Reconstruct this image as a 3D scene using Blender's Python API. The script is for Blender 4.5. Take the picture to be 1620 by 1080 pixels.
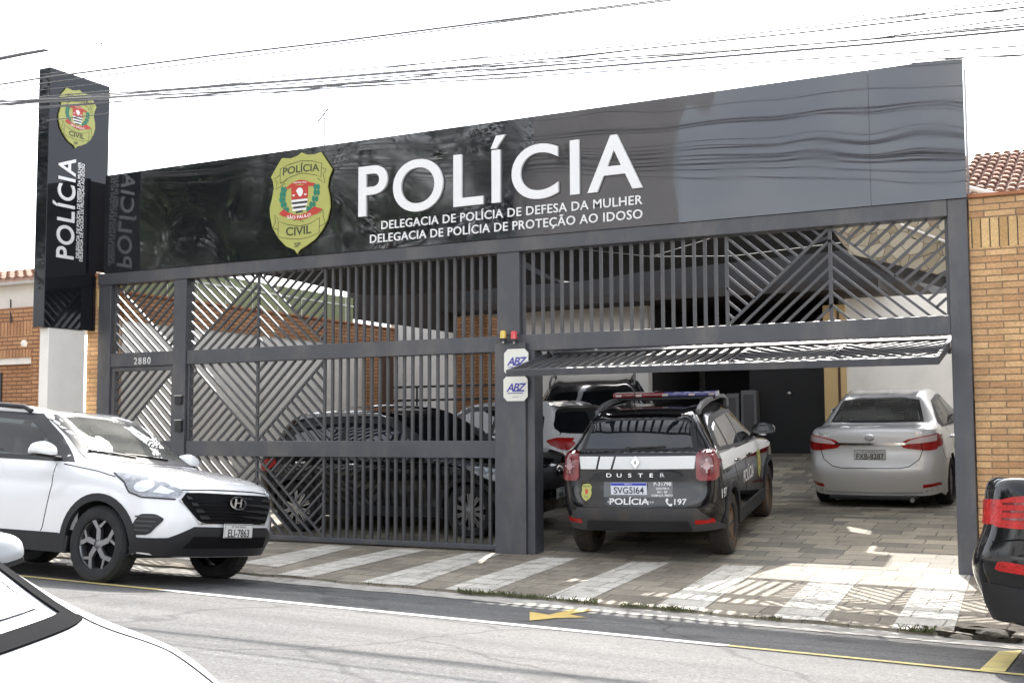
import bpy, bmesh, math, random
from mathutils import Vector, Matrix, geometry
from mathutils.bvhtree import BVHTree
for _o in list(bpy.data.objects): bpy.data.objects.remove(_o)
SC = bpy.context.scene
COL = SC.collection
RND = random.Random(7)
rad = math.radians

# ------------------------------------------------------------------ camera
FPX = 1910.3
CAM = Vector((0, -11.72, 1.28))
YAW, PITCH, ROLL = rad(27.5257), rad(4.3644), rad(-0.2044)
_f = Vector((-math.sin(YAW) * math.cos(PITCH), math.cos(YAW) * math.cos(PITCH), math.sin(PITCH)))
_r = Vector((math.cos(YAW), math.sin(YAW), 0)); _u = _r.cross(_f)
_r, _u = math.cos(ROLL) * _r + math.sin(ROLL) * _u, -math.sin(ROLL) * _r + math.cos(ROLL) * _u
_cd = bpy.data.cameras.new('camera'); CAMO = bpy.data.objects.new('camera', _cd); COL.objects.link(CAMO)
_m = Matrix.Identity(4)
for _i in range(3): _m[_i][0] = _r[_i]; _m[_i][1] = _u[_i]; _m[_i][2] = -_f[_i]; _m[_i][3] = CAM[_i]
CAMO.matrix_world = _m
_cd.sensor_width = 36; _cd.lens = 36 * FPX / 1620; _cd.clip_start = .05; _cd.clip_end = 2000
SC.camera = CAMO
# ------------------------------------------------------------------ sky, sun, exposure
SUNV = Vector((-.30, .90, 1.0)).normalized()
EL = math.asin(SUNV.z); AZ = math.atan2(SUNV.x, SUNV.y)
W = bpy.data.worlds.new('World'); SC.world = W; W.use_nodes = True
_nt = W.node_tree; _bg = _nt.nodes['Background']
_sky = _nt.nodes.new('ShaderNodeTexSky'); _sky.sky_type = 'NISHITA'; _sky.sun_disc = False
_sky.sun_elevation = EL; _sky.sun_rotation = AZ; _sky.air_density = 1.2; _sky.dust_density = 3.5; _sky.ozone_density = 1.0
# thin bright cloud: pulls the sky towards its own grey
_hs = _nt.nodes.new('ShaderNodeHueSaturation'); _hs.inputs['Saturation'].default_value = .17
_nt.links.new(_sky.outputs[0], _hs.inputs['Color'])
_tc = _nt.nodes.new('ShaderNodeTexCoord'); _mp = _nt.nodes.new('ShaderNodeMapping'); _mp.inputs['Scale'].default_value = (1, 1, 2.4)
_nz = _nt.nodes.new('ShaderNodeTexNoise'); _nz.inputs['Scale'].default_value = 2.1; _nz.inputs['Detail'].default_value = 7
_rp = _nt.nodes.new('ShaderNodeValToRGB'); _rp.color_ramp.elements[0].position = .40; _rp.color_ramp.elements[1].position = .68
_rp.color_ramp.elements[0].color = (.80, .84, .92, 1); _rp.color_ramp.elements[1].color = (1.30, 1.27, 1.24, 1)
_mx = _nt.nodes.new('ShaderNodeMix'); _mx.data_type = 'RGBA'; _mx.blend_type = 'MULTIPLY'; _mx.inputs[0].default_value = 1
_nt.links.new(_tc.outputs['Generated'], _mp.inputs[0]); _nt.links.new(_mp.outputs[0], _nz.inputs['Vector'])
_nt.links.new(_nz.outputs[0], _rp.inputs[0]); _nt.links.new(_hs.outputs[0], _mx.inputs[6]); _nt.links.new(_rp.outputs[0], _mx.inputs[7])
_nt.links.new(_mx.outputs[2], _bg.inputs['Color']); _bg.inputs['Strength'].default_value = .15
_sl = bpy.data.lights.new('sun', 'SUN'); _sl.energy = 2.4; _sl.angle = rad(.5); _sl.color = (1, .95, .87)
_so = bpy.data.objects.new('sun', _sl); COL.objects.link(_so); _so.location = (-6, 18, 22)
_so.rotation_euler = SUNV.to_track_quat('Z', 'Y').to_euler()
SC.view_settings.view_transform = 'Standard'; SC.view_settings.look = 'None'
SC.view_settings.gamma = 1; SC.view_settings.exposure = 1.95
SC.cycles.max_bounces = 8; SC.cycles.diffuse_bounces = 5; SC.cycles.glossy_bounces = 4; SC.cycles.transparent_max_bounces = 12
SC.cycles.caustics_reflective = False; SC.cycles.caustics_refractive = False; SC.cycles.sample_clamp_indirect = 6

# ------------------------------------------------------------------ helpers: placing
def ray(px, py): return _f * FPX + _r * (px - 810) - _u * (py - 540)
def at_y(px, py, Y): d = ray(px, py); return CAM + d * ((Y - CAM.y) / d.y)
def at_x(px, py, X): d = ray(px, py); return CAM + d * ((X - CAM.x) / d.x)
def fx(px, py=600): return at_y(px, py, 0).x           # x on the facade plane
# ------------------------------------------------------------------ helpers: materials
MATS = {}
def mat(name, col, rough=.6, metal=0, spec=.5, coat=0, var=0, vscale=4, bump=0, bscale=40, trans=0, emit=None, dirt=None, dscale=2, rvar=0, flake=0):
    if name in MATS: return MATS[name]
    m = bpy.data.materials.new(name); m.use_nodes = True; MATS[name] = m
    nt = m.node_tree; b = nt.nodes['Principled BSDF']; L = nt.links.new
    c = tuple(col) + (1,)
    b.inputs['Base Color'].default_value = c; b.inputs['Roughness'].default_value = rough
    b.inputs['Metallic'].default_value = metal; b.inputs['Specular IOR Level'].default_value = spec
    b.inputs['Coat Weight'].default_value = coat; b.inputs['Coat Roughness'].default_value = .03
    if trans: b.inputs['Transmission Weight'].default_value = trans
    if emit: b.inputs['Emission Color'].default_value = tuple(emit[:3]) + (1,); b.inputs['Emission Strength'].default_value = emit[3]
    tc = nt.nodes.new('ShaderNodeTexCoord')
    last = None
    if var:
        n = nt.nodes.new('ShaderNodeTexNoise'); n.inputs['Scale'].default_value = vscale; n.inputs['Detail'].default_value = 6; n.inputs['Roughness'].default_value = .65
        L(tc.outputs['Object'], n.inputs['Vector'])
        r = nt.nodes.new('ShaderNodeMapRange'); r.inputs[1].default_value = .25; r.inputs[2].default_value = .75; r.inputs[3].default_value = 1 - var; r.inputs[4].default_value = 1 + var
        L(n.outputs[0], r.inputs[0])
        mx = nt.nodes.new('ShaderNodeMix'); mx.data_type = 'RGBA'; mx.blend_type = 'MULTIPLY'; mx.inputs[0].default_value = 1
        mx.inputs[6].default_value = c; L(r.outputs[0], mx.inputs[7]); last = mx.outputs[2]
    if dirt:
        n = nt.nodes.new('ShaderNodeTexNoise'); n.inputs['Scale'].default_value = dscale; n.inputs['Detail'].default_value = 8; n.inputs['Roughness'].default_value = .7
        mp = nt.nodes.new('ShaderNodeMapping'); mp.inputs['Scale'].default_value = (1, 1, .35); L(tc.outputs['Object'], mp.inputs[0]); L(mp.outputs[0], n.inputs['Vector'])
        r = nt.nodes.new('ShaderNodeMapRange'); r.inputs[1].default_value = .48; r.inputs[2].default_value = .75; r.inputs[4].default_value = dirt[3]
        L(n.outputs[0], r.inputs[0])
        mx = nt.nodes.new('ShaderNodeMix'); mx.data_type = 'RGBA'; L(r.outputs[0], mx.inputs[0])
        if last: L(last, mx.inputs[6])
        else: mx.inputs[6].default_value = c
        mx.inputs[7].default_value = tuple(dirt[:3]) + (1,); last = mx.outputs[2]
    if last: L(last, b.inputs['Base Color'])
    if rvar:
        n = nt.nodes.new('ShaderNodeTexNoise'); n.inputs['Scale'].default_value = 9; n.inputs['Detail'].default_value = 5; L(tc.outputs['Object'], n.inputs['Vector'])
        r = nt.nodes.new('ShaderNodeMapRange'); r.inputs[1].default_value = .3; r.inputs[2].default_value = .7; r.inputs[3].default_value = max(0, rough - rvar); r.inputs[4].default_value = rough + rvar
        L(n.outputs[0], r.inputs[0]); L(r.outputs[0], b.inputs['Roughness'])
    if bump:
        n = nt.nodes.new('ShaderNodeTexNoise'); n.inputs['Scale'].default_value = bscale; n.inputs['Detail'].default_value = 5; L(tc.outputs['Object'], n.inputs['Vector'])
        bp = nt.nodes.new('ShaderNodeBump'); bp.inputs['Strength'].default_value = bump; bp.inputs['Distance'].default_value = .02
        L(n.outputs[0], bp.inputs['Height']); L(bp.outputs[0], b.inputs['Normal'])
    return m
def glass(name, tint, dust_glare=0, rough=.01):
    """window glass: tinted see-through plus a clear reflection"""
    if name in MATS: return MATS[name]
    m = bpy.data.materials.new(name); m.use_nodes = True; MATS[name] = m
    nt = m.node_tree; nt.nodes.clear(); L = nt.links.new
    o = nt.nodes.new('ShaderNodeOutputMaterial'); t = nt.nodes.new('ShaderNodeBsdfTransparent'); g = nt.nodes.new('ShaderNodeBsdfGlossy')
    f = nt.nodes.new('ShaderNodeFresnel'); f.inputs[0].default_value = 1.55; x = nt.nodes.new('ShaderNodeMixShader')
    t.inputs[0].default_value = tuple(tint) + (1,); g.inputs['Roughness'].default_value = rough
    L(f.outputs[0], x.inputs[0]); L(t.outputs[0], x.inputs[1]); L(g.outputs[0], x.inputs[2]); L(x.outputs[0], o.inputs[0])
    if dust_glare:   # pale film: dusty glass plus sky glare put in as colour
        d = nt.nodes.new('ShaderNodeBsdfDiffuse'); d.inputs[0].default_value = (.62, .62, .57, 1); y = nt.nodes.new('ShaderNodeMixShader'); n = nt.nodes.new('ShaderNodeTexNoise'); n.inputs['Scale'].default_value = 2.2; n.inputs['Detail'].default_value = 6
        r = nt.nodes.new('ShaderNodeMapRange'); r.inputs[1].default_value = .3; r.inputs[2].default_value = .7; r.inputs[3].default_value = dust_glare * .6; r.inputs[4].default_value = dust_glare * 1.4
        L(n.outputs[0], r.inputs[0]); L(r.outputs[0], y.inputs[0]); L(x.outputs[0], y.inputs[1]); L(d.outputs[0], y.inputs[2]); L(y.outputs[0], o.inputs[0])
    return m
# ------------------------------------------------------------------ helpers: mesh
class MB:
    def __init__(s): s.v = []; s.f = []
    def add(s, vs, fs):
        n = len(s.v); s.v += [tuple(p) for p in vs]; s.f += [tuple(i + n for i in f) for f in fs]; return s
    def box(s, a, b, M=None):
        x0, y0, z0 = a; x1, y1, z1 = b
        vs = [Vector(p) for p in ((x0,y0,z0),(x1,y0,z0),(x1,y1,z0),(x0,y1,z0),(x0,y0,z1),(x1,y0,z1),(x1,y1,z1),(x0,y1,z1))]
        if M: vs = [M @ p for p in vs]
        return s.add(vs, [(0,3,2,1),(4,5,6,7),(0,1,5,4),(1,2,6,5),(2,3,7,6),(3,0,4,7)])
    def bar(s, p, q, w, d, up=(0,1,0)):
        """square bar from p to q, w across, d along up"""
        p, q = Vector(p), Vector(q); t = (q - p).normalized(); n = Vector(up); a = t.cross(n).normalized() * w / 2; n = a.cross(t).normalized() * d / 2
        vs = [c + e for c in (p, q) for e in (-a - n, a - n, a + n, -a + n)]
        return s.add(vs, [(0,3,2,1),(4,5,6,7),(0,1,5,4),(1,2,6,5),(2,3,7,6),(3,0,4,7)])
    def tube(s, pts, r, n=8, cap=True):
        pts = [Vector(p) for p in pts]; rs = r if isinstance(r, (list, tuple)) else [r] * len(pts)
        prev = None; rings = []
        for i, p in enumerate(pts):
            t = (pts[min(i + 1, len(pts) - 1)] - pts[max(i - 1, 0)]).normalized()
            a = prev or (Vector((0, 0, 1)) if abs(t.z) < .9 else Vector((1, 0, 0)))
            a = (a - t * a.dot(t)).normalized(); prev = a; b = t.cross(a)
            rings.append([p + (a * math.cos(k * 2 * math.pi / n) + b * math.sin(k * 2 * math.pi / n)) * rs[i] for k in range(n)])
        vs = [v for g in rings for v in g]; fs = []
        for i in range(len(pts) - 1):
            for k in range(n): fs.append((i*n+k, i*n+(k+1)%n, (i+1)*n+(k+1)%n, (i+1)*n+k))
        if cap: fs.append(tuple(range(n))[::-1]); fs.append(tuple((len(pts)-1)*n+k for k in range(n)))
        return s.add(vs, fs)
    def prism(s, poly, fn, d0, d1):
        """closed polygon (concave allowed) of 2-d points extruded from depth d0 to d1, fn(u, v, d) -> point"""
        n = len(poly); A = [fn(u, v, d0) for u, v in poly]; B = [fn(u, v, d1) for u, v in poly]
        tris = geometry.tessellate_polygon([[Vector((u, v, 0)) for u, v in poly]])
        fs = [tuple(t) for t in tris] + [tuple(i + n for i in t[::-1]) for t in tris]
        fs += [(i, (i+1) % n, (i+1) % n + n, i + n) for i in range(n)]
        return s.add(A + B, fs)
    def lathe(s, prof, M, n=32):
        """prof: (radius, height) along local z; M places it"""
        vs = [M @ Vector((r*math.cos(k*2*math.pi/n), r*math.sin(k*2*math.pi/n), h)) for r, h in prof for k in range(n)]
        fs = [(i*n+k, i*n+(k+1)%n, (i+1)*n+(k+1)%n, (i+1)*n+k) for i in range(len(prof)-1) for k in range(n)]
        return s.add(vs, fs)
    def sheet(s, fn, us, vs_):
        P = [fn(u, v) for v in vs_ for u in us]; n = len(us)
        return s.add(P, [(j*n+i, j*n+i+1, (j+1)*n+i+1, (j+1)*n+i) for j in range(len(vs_)-1) for i in range(n-1)])
    def build(s, name, m, parent=None, smooth=False, bevel=0, fixn=True):
        me = bpy.data.meshes.new(name); me.from_pydata(s.v, [], s.f)
        if fixn:
            bm = bmesh.new(); bm.from_mesh(me); bmesh.ops.recalc_face_normals(bm, faces=bm.faces); bm.to_mesh(me); bm.free()
        me.materials.append(m)
        o = bpy.data.objects.new(name, me); COL.objects.link(o)
        if parent: o.parent = parent
        if smooth:
            me.polygons.foreach_set('use_smooth', [True] * len(me.polygons))
            md = o.modifiers.new('e', 'EDGE_SPLIT'); md.split_angle = rad(smooth if smooth is not True else 40)
        if bevel:
            b = o.modifiers.new('b', 'BEVEL'); b.width = bevel; b.segments = 2; b.limit_method = 'ANGLE'; b.angle_limit = rad(40)
        return o
def strip(mb, path, w, fn, d0, d1, closed=False):
    """a line of width w drawn through 2-d points, raised from d0 to d1"""
    q = stroke(path, w, closed); n = len(path); L_, R_ = q[:n], q[n:][::-1]
    for i in range(n if closed else n - 1):
        j = (i + 1) % n; mb.prism([L_[i], R_[i], R_[j], L_[j]], fn, d0, d1)
    return mb
def tag(o, label=None, cat=None, group=None, kind=None):
    if label: o['label'] = label
    if cat: o['category'] = cat
    if group: o['group'] = group
    if kind: o['kind'] = kind
    return o
def empty(name, label, cat, group=None, loc=(0, 0, 0)):
    o = bpy.data.objects.new(name, None); COL.objects.link(o); o.location = loc; o.empty_display_size = .2
    return tag(o, label, cat, group)
def frange(a, b, n): return [a + (b - a) * i / (n - 1) for i in range(n)]
def lerp(a, b, t): return a + (b - a) * t
def pw(x, tab):
    if x <= tab[0][0]: return tab[0][1]
    for (a, b), (c, d) in zip(tab, tab[1:]):
        if x <= c: return b + (d - b) * (x - a) / (c - a)
    return tab[-1][1]
def chaikin(poly, n=2, k=.25, closed=True):
    for _ in range(n):
        out = []
        m = len(poly)
        for i in range(m if closed else m - 1):
            a, b = poly[i], poly[(i + 1) % m]
            out += [(lerp(a[0], b[0], k), lerp(a[1], b[1], k)), (lerp(a[0], b[0], 1-k), lerp(a[1], b[1], 1-k))]
        if not closed: out = [poly[0]] + out[1:-1] + [poly[-1]]
        poly = out
    return poly
def rrect(cx, cy, w, h, r, n=4):
    out = []
    for sx, sy, a0 in ((1,1,0),(-1,1,90),(-1,-1,180),(1,-1,270)):
        for i in range(n+1):
            a = rad(a0 + 90*i/n); out.append((cx + sx*(w/2-r) + r*math.cos(a), cy + sy*(h/2-r) + r*math.sin(a)))
    return out
def ellipse(cx, cy, a, b, n=28): return [(cx + a*math.cos(2*math.pi*i/n), cy + b*math.sin(2*math.pi*i/n)) for i in range(n)]
def stroke(path, w, closed=False):
    """outline polygon of a polyline of width w"""
    n = len(path); L_, R_ = [], []
    for i in range(n):
        a = path[i-1] if (i or closed) else path[i]; b = path[(i+1) % n] if (i < n-1 or closed) else path[i]
        dx, dy = b[0]-a[0], b[1]-a[1]; l = math.hypot(dx, dy) or 1; nx, ny = -dy/l*w/2, dx/l*w/2
        L_.append((path[i][0]+nx, path[i][1]+ny)); R_.append((path[i][0]-nx, path[i][1]-ny))
    return L_ + R_[::-1]
# text: returns (verts2d, faces) of filled lettering; size = cap height in metres
_TC = {}
def text2d(s, size=1, bold=0, align='CENTER', space=1, xscale=1, shear=0):
    key = (s, bold, align, space, shear)
    if key not in _TC:
        cu = bpy.data.curves.new('t', 'FONT'); cu.body = s; cu.offset = bold; cu.align_x = align; cu.space_character = space; cu.shear = shear
        cu.resolution_u = 9 if len(s) < 9 else 3; cu.size = 1
        o = bpy.data.objects.new('t', cu); COL.objects.link(o); bpy.context.view_layer.update()
        me = o.evaluated_get(bpy.context.evaluated_depsgraph_get()).to_mesh()
        _TC[key] = ([(v.co.x, v.co.y) for v in me.vertices], [tuple(p.vertices) for p in me.polygons])
        bpy.data.objects.remove(o); bpy.data.curves.remove(cu)
    vs, fs = _TC[key]; k = size / .682
    return [(x*k*xscale, y*k) for x, y in vs], fs
def text_mesh(mb, s, fn, size, depth=0, **kw):
    """fn(u, v, d) -> point; solid lettering when depth is set"""
    vs, fs = text2d(s, size, **kw); n = len(vs)
    if not depth: mb.add([fn(u, v, 0) for u, v in vs], fs); return mb
    A = [fn(u, v, 0) for u, v in vs]; B = [fn(u, v, depth) for u, v in vs]
    cnt = {}
    for f in fs:
        for i in range(len(f)):
            e = (f[i], f[(i+1) % len(f)]); cnt[e] = 1
    side = [(a, b) for a, b in cnt if (b, a) not in cnt]
    mb.add(A + B, [f[::-1] for f in fs] + [tuple(i+n for i in f) for f in fs] + [(a, b, b+n, a+n) for a, b in side])
    return mb
# ------------------------------------------------------------------ special ground materials
def paving(name, c1, c2, mortar, bw, bh, rough=.75, wear=None, msize=.012, noise=.25, distort=.03, rot=0, bump=.5, offset=.5, mcol_n=None, axis='XY'):
    if name in MATS: return MATS[name]
    m = bpy.data.materials.new(name); m.use_nodes = True; MATS[name] = m
    nt = m.node_tree; b = nt.nodes['Principled BSDF']; L = nt.links.new; N = nt.nodes.new
    tc = N('ShaderNodeTexCoord'); mp = N('ShaderNodeMapping'); mp.inputs['Rotation'].default_value = rot if isinstance(rot, tuple) else (0, 0, rot); L(tc.outputs['Object'], mp.inputs[0])
    src = mp.outputs[0]
    if axis != 'XY':
        sx = N('ShaderNodeSeparateXYZ'); cx = N('ShaderNodeCombineXYZ'); L(src, sx.inputs[0])
        L(sx.outputs[0 if axis == 'XZ' else 1], cx.inputs[0]); L(sx.outputs[2], cx.inputs[1]); src = cx.outputs[0]
    nz = N('ShaderNodeTexNoise'); nz.inputs['Scale'].default_value = 3.5; nz.inputs['Detail'].default_value = 4; L(src, nz.inputs['Vector'])
    vm = N('ShaderNodeVectorMath'); vm.operation = 'SCALE'; vm.inputs[3].default_value = distort; va = N('ShaderNodeVectorMath'); va.operation = 'ADD'
    L(nz.outputs[1], vm.inputs[0]); L(src, va.inputs[0]); L(vm.outputs[0], va.inputs[1])
    br = N('ShaderNodeTexBrick'); br.inputs['Color1'].default_value = c1 + (1,); br.inputs['Color2'].default_value = c2 + (1,); br.inputs['Mortar'].default_value = mortar + (1,)
    br.inputs['Scale'].default_value = 1; br.inputs['Brick Width'].default_value = bw; br.inputs['Row Height'].default_value = bh; br.inputs['Mortar Size'].default_value = msize
    br.inputs['Mortar Smooth'].default_value = .3; br.offset = offset; br.squash = 1.25 if bump == .5 else 1; br.squash_frequency = 3
    L(va.outputs[0], br.inputs['Vector'])
    n2 = N('ShaderNodeTexNoise'); n2.inputs['Scale'].default_value = 1.3; n2.inputs['Detail'].default_value = 9; n2.inputs['Roughness'].default_value = .7; L(src, n2.inputs['Vector'])
    r = N('ShaderNodeMapRange'); r.inputs[1].default_value = .3; r.inputs[2].default_value = .7; r.inputs[3].default_value = 1 - noise; r.inputs[4].default_value = 1 + noise; L(n2.outputs[0], r.inputs[0])
    n3 = N('ShaderNodeTexNoise'); n3.inputs['Scale'].default_value = 45; n3.inputs['Detail'].default_value = 4; L(src, n3.inputs['Vector'])
    r3 = N('ShaderNodeMapRange'); r3.inputs[1].default_value = .3; r3.inputs[2].default_value = .7; r3.inputs[3].default_value = .86; r3.inputs[4].default_value = 1.14; L(n3.outputs[0], r3.inputs[0])
    mu = N('ShaderNodeMath'); mu.operation = 'MULTIPLY'; L(r.outputs[0], mu.inputs[0]); L(r3.outputs[0], mu.inputs[1])
    mx = N('ShaderNodeMix'); mx.data_type = 'RGBA'; mx.blend_type = 'MULTIPLY'; mx.inputs[0].default_value = 1; L(br.outputs[0], mx.inputs[6]); L(mu.outputs[0], mx.inputs[7])
    out = mx.outputs[2]
    if wear:
        n4 = N('ShaderNodeTexNoise'); n4.inputs['Scale'].default_value = 5; n4.inputs['Detail'].default_value = 10; n4.inputs['Roughness'].default_value = .75; L(src, n4.inputs['Vector'])
        r4 = N('ShaderNodeMapRange'); r4.inputs[1].default_value = .52; r4.inputs[2].default_value = .66; r4.inputs[4].default_value = wear[3]; L(n4.outputs[0], r4.inputs[0])
        m4 = N('ShaderNodeMix'); m4.data_type = 'RGBA'; L(r4.outputs[0], m4.inputs[0]); L(out, m4.inputs[6]); m4.inputs[7].default_value = wear[:3] + (1,); out = m4.outputs[2]
    L(out, b.inputs['Base Color']); b.inputs['Roughness'].default_value = rough
    bp = N('ShaderNodeBump'); bp.inputs['Strength'].default_value = bump; bp.inputs['Distance'].default_value = .012
    iv = N('ShaderNodeMath'); iv.operation = 'SUBTRACT'; L(n3.outputs[0], iv.inputs[0]); L(br.outputs[1], iv.inputs[1]); L(iv.outputs[0], bp.inputs['Height']); L(bp.outputs[0], b.inputs['Normal'])
    return m
def asphalt(name, base, patch):
    m = bpy.data.materials.new(name); m.use_nodes = True; MATS[name] = m
    nt = m.node_tree; b = nt.nodes['Principled BSDF']; L = nt.links.new; N = nt.nodes.new
    tc = N('ShaderNodeTexCoord'); o = tc.outputs['Object']
    v = N('ShaderNodeTexVoronoi'); v.inputs['Scale'].default_value = 95; L(o, v.inputs['Vector'])
    bw = N('ShaderNodeRGBToBW'); L(v.outputs['Color'], bw.inputs[0])
    r = N('ShaderNodeMapRange'); r.inputs[3].default_value = .45; r.inputs[4].default_value = 1.55; L(bw.outputs[0], r.inputs[0])
    v2 = N('ShaderNodeTexNoise'); v2.inputs['Scale'].default_value = 28; v2.inputs['Detail'].default_value = 6; v2.inputs['Roughness'].default_value = .8; L(o, v2.inputs['Vector'])
    r2 = N('ShaderNodeMapRange'); r2.inputs[1].default_value = .3; r2.inputs[2].default_value = .7; r2.inputs[3].default_value = .6; r2.inputs[4].default_value = 1.4; L(v2.outputs[0], r2.inputs[0])
    mu = N('ShaderNodeMath'); mu.operation = 'MULTIPLY'; L(r.outputs[0], mu.inputs[0]); L(r2.outputs[0], mu.inputs[1])
    n = N('ShaderNodeTexNoise'); n.inputs['Scale'].default_value = .8; n.inputs['Detail'].default_value = 8; n.inputs['Roughness'].default_value = .65
    mp = N('ShaderNodeMapping'); mp.inputs['Scale'].default_value = (.35, 1.4, 1); L(o, mp.inputs[0]); L(mp.outputs[0], n.inputs['Vector'])
    rr = N('ShaderNodeMapRange'); rr.inputs[1].default_value = .4; rr.inputs[2].default_value = .68; L(n.outputs[0], rr.inputs[0])
    mx = N('ShaderNodeMix'); mx.data_type = 'RGBA'; mx.inputs[6].default_value = base + (1,); mx.inputs[7].default_value = patch + (1,); L(rr.outputs[0], mx.inputs[0])
    m2 = N('ShaderNodeMix'); m2.data_type = 'RGBA'; m2.blend_type = 'MULTIPLY'; m2.inputs[0].default_value = 1; L(mx.outputs[2], m2.inputs[6]); L(mu.outputs[0], m2.inputs[7])
    # hairline cracks and oil drips
    vc = N('ShaderNodeTexVoronoi'); vc.feature = 'DISTANCE_TO_EDGE'; vc.inputs['Scale'].default_value = .55; nd = N('ShaderNodeTexNoise'); nd.inputs['Scale'].default_value = 2.5; nd.inputs['Detail'].default_value = 6
    va = N('ShaderNodeMix'); va.data_type = 'RGBA'; va.inputs[0].default_value = .22; L(o, va.inputs[6]); L(o, nd.inputs['Vector']); L(nd.outputs[1], va.inputs[7]); L(va.outputs[2], vc.inputs['Vector'])
    rc = N('ShaderNodeMapRange'); rc.inputs[1].default_value = .0; rc.inputs[2].default_value = .012; rc.inputs[3].default_value = .45; rc.inputs[4].default_value = 1; L(vc.outputs[0], rc.inputs[0])
    no = N('ShaderNodeTexNoise'); no.inputs['Scale'].default_value = 1.7; no.inputs['Detail'].default_value = 3; L(o, no.inputs['Vector'])
    ro = N('ShaderNodeMapRange'); ro.inputs[1].default_value = .62; ro.inputs[2].default_value = .74; ro.inputs[3].default_value = 1; ro.inputs[4].default_value = .62; L(no.outputs[0], ro.inputs[0])
    mc = N('ShaderNodeMath'); mc.operation = 'MULTIPLY'; L(rc.outputs[0], mc.inputs[0]); L(ro.outputs[0], mc.inputs[1])
    m3 = N('ShaderNodeMix'); m3.data_type = 'RGBA'; m3.blend_type = 'MULTIPLY'; m3.inputs[0].default_value = 1; L(m2.outputs[2], m3.inputs[6]); L(mc.outputs[0], m3.inputs[7])
    nw = N('ShaderNodeTexNoise'); nw.inputs['Scale'].default_value = .9; nw.inputs['Detail'].default_value = 4; mw = N('ShaderNodeMapping'); mw.inputs['Scale'].default_value = (.12, 2.6, 1); L(o, mw.inputs[0]); L(mw.outputs[0], nw.inputs['Vector'])
    rw_ = N('ShaderNodeMapRange'); rw_.inputs[1].default_value = .35; rw_.inputs[2].default_value = .65; rw_.inputs[3].default_value = .74; rw_.inputs[4].default_value = 1.12; L(nw.outputs[0], rw_.inputs[0])
    m4 = N('ShaderNodeMix'); m4.data_type = 'RGBA'; m4.blend_type = 'MULTIPLY'; m4.inputs[0].default_value = 1; L(m3.outputs[2], m4.inputs[6]); L(rw_.outputs[0], m4.inputs[7])
    L(m4.outputs[2], b.inputs['Base Color']); b.inputs['Roughness'].default_value = .8
    bp = N('ShaderNodeBump'); bp.inputs['Strength'].default_value = .6; bp.inputs['Distance'].default_value = .01; L(mu.outputs[0], bp.inputs['Height']); L(bp.outputs[0], b.inputs['Normal'])
    return m
# ------------------------------------------------------------------ ground
def zg(x): return -.10 - .018 * (x + 6.8)
def road_z(x, y):
    t = -2.6 - y; z = zg(x)
    if t < 2.4: return z + .08 * t
    if t < 5: return z + .192 + .08 * (t - 2.4) - .08 * (t - 2.4) ** 2 / 5.2
    return z + .296 - .11 * (min(t, 9) - 5)
def walk_z(x, y): return (zg(x) + .035) * min(1, -y / 2.42) ** 1.1 if y < 0 else 0
FZ = [(0, 0), (.4, .03), (2.9, .26), (4.4, .29), (6.6, .33), (8.2, .62), (10, .9)]
def floor_z(y): return pw(y, FZ)
def walk_at(px, py, f=None):
    p = at_y(px, py, -1)
    for _ in range(30):
        d = ray(px, py); z = (f or walk_z)(p.x, p.y); t = (z - CAM.z) / d.z; q = CAM + d * t; p = p.lerp(q, .6)
    return p
ASPH = asphalt('asphalt', (.086, .086, .085), (.125, .123, .118))
XS = [-90, -60, -40, -28] + frange(-20, 12, 65) + [16, 24, 40, 60, 90]
g = MB().sheet(lambda u, v: (u, v, zg(u) - .42), [-600, -90, 0, 90, 600], [-600, -40, 0, 40, 600]); tag(g.build('ground', mat('earth', (.14, .11, .08), .95, var=.3, vscale=.5)), kind='structure')
g = MB().sheet(lambda u, v: (u, v, road_z(u, v)), XS, frange(-2.66, -11.6, 50)); tag(g.build('road', ASPH), kind='structure')
CONC = mat('gutter_concrete', (.40, .38, .34), .9, var=.35, vscale=9, bump=.5, bscale=30, dirt=(.13, .12, .10, .8), dscale=5)
HOLE = walk_at(1545, 1006)
def curb_edge(x): return -2.42 + .018 * math.sin(x * 5.1) + .012 * math.sin(x * 13.7 + 1)
XF = [-90, -50, -25] + frange(-16, 4, 240) + [10, 30, 90]
def gut(u, v):
    w = .018 * math.sin(u * 3.1) + .02 * math.sin(u * 7.7 + 2) + .012 * math.sin(u * 23)
    y = lerp(-2.405, -2.70 + w, v); return (u, y, lerp(zg(u) + .015, road_z(u, y) + .004, v))
g = MB().sheet(gut, XF, [0, .33, .66, 1]); tag(g.build('gutter', CONC), kind='structure')
PAVE = paving('sidewalk_stone', (.195, .170, .130), (.30, .265, .205), (.085, .075, .06), .36, .25, wear=(.12, .105, .085, .55), noise=.32, msize=.007, distort=.07)
STONE = paving('yard_stone', (.125, .115, .095), (.34, .30, .225), (.065, .06, .05), .36, .25, noise=.3, msize=.007, distort=.09)
def hole_d(x, y): return math.hypot((x - HOLE.x - .02) / .34, (y + 2.33) / .13)
g = MB()
ys = [0, .1, .3, .5, .7, .84, .92, .96, 1]
def wk(u, v):
    y = lerp(0, curb_edge(u), v); return (u, y, walk_z(u, y))
g.sheet(wk, XF, ys)
g.f = [f for f in g.f if hole_d(sum(g.v[i][0] for i in f) / 4, sum(g.v[i][1] for i in f) / 4) > 1]
n0 = len(XF); g2 = MB().sheet(lambda u, v: (u, curb_edge(u) - .004 * v, lerp(walk_z(u, -2.42), zg(u) - .06, v)), XF, [0, 1])
g2.f = [f for f in g2.f if hole_d(g2.v[f[0]][0], -2.33) > 1]
g.add(g2.v, g2.f); tag(g.build('sidewalk', PAVE, fixn=False), kind='structure')
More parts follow.
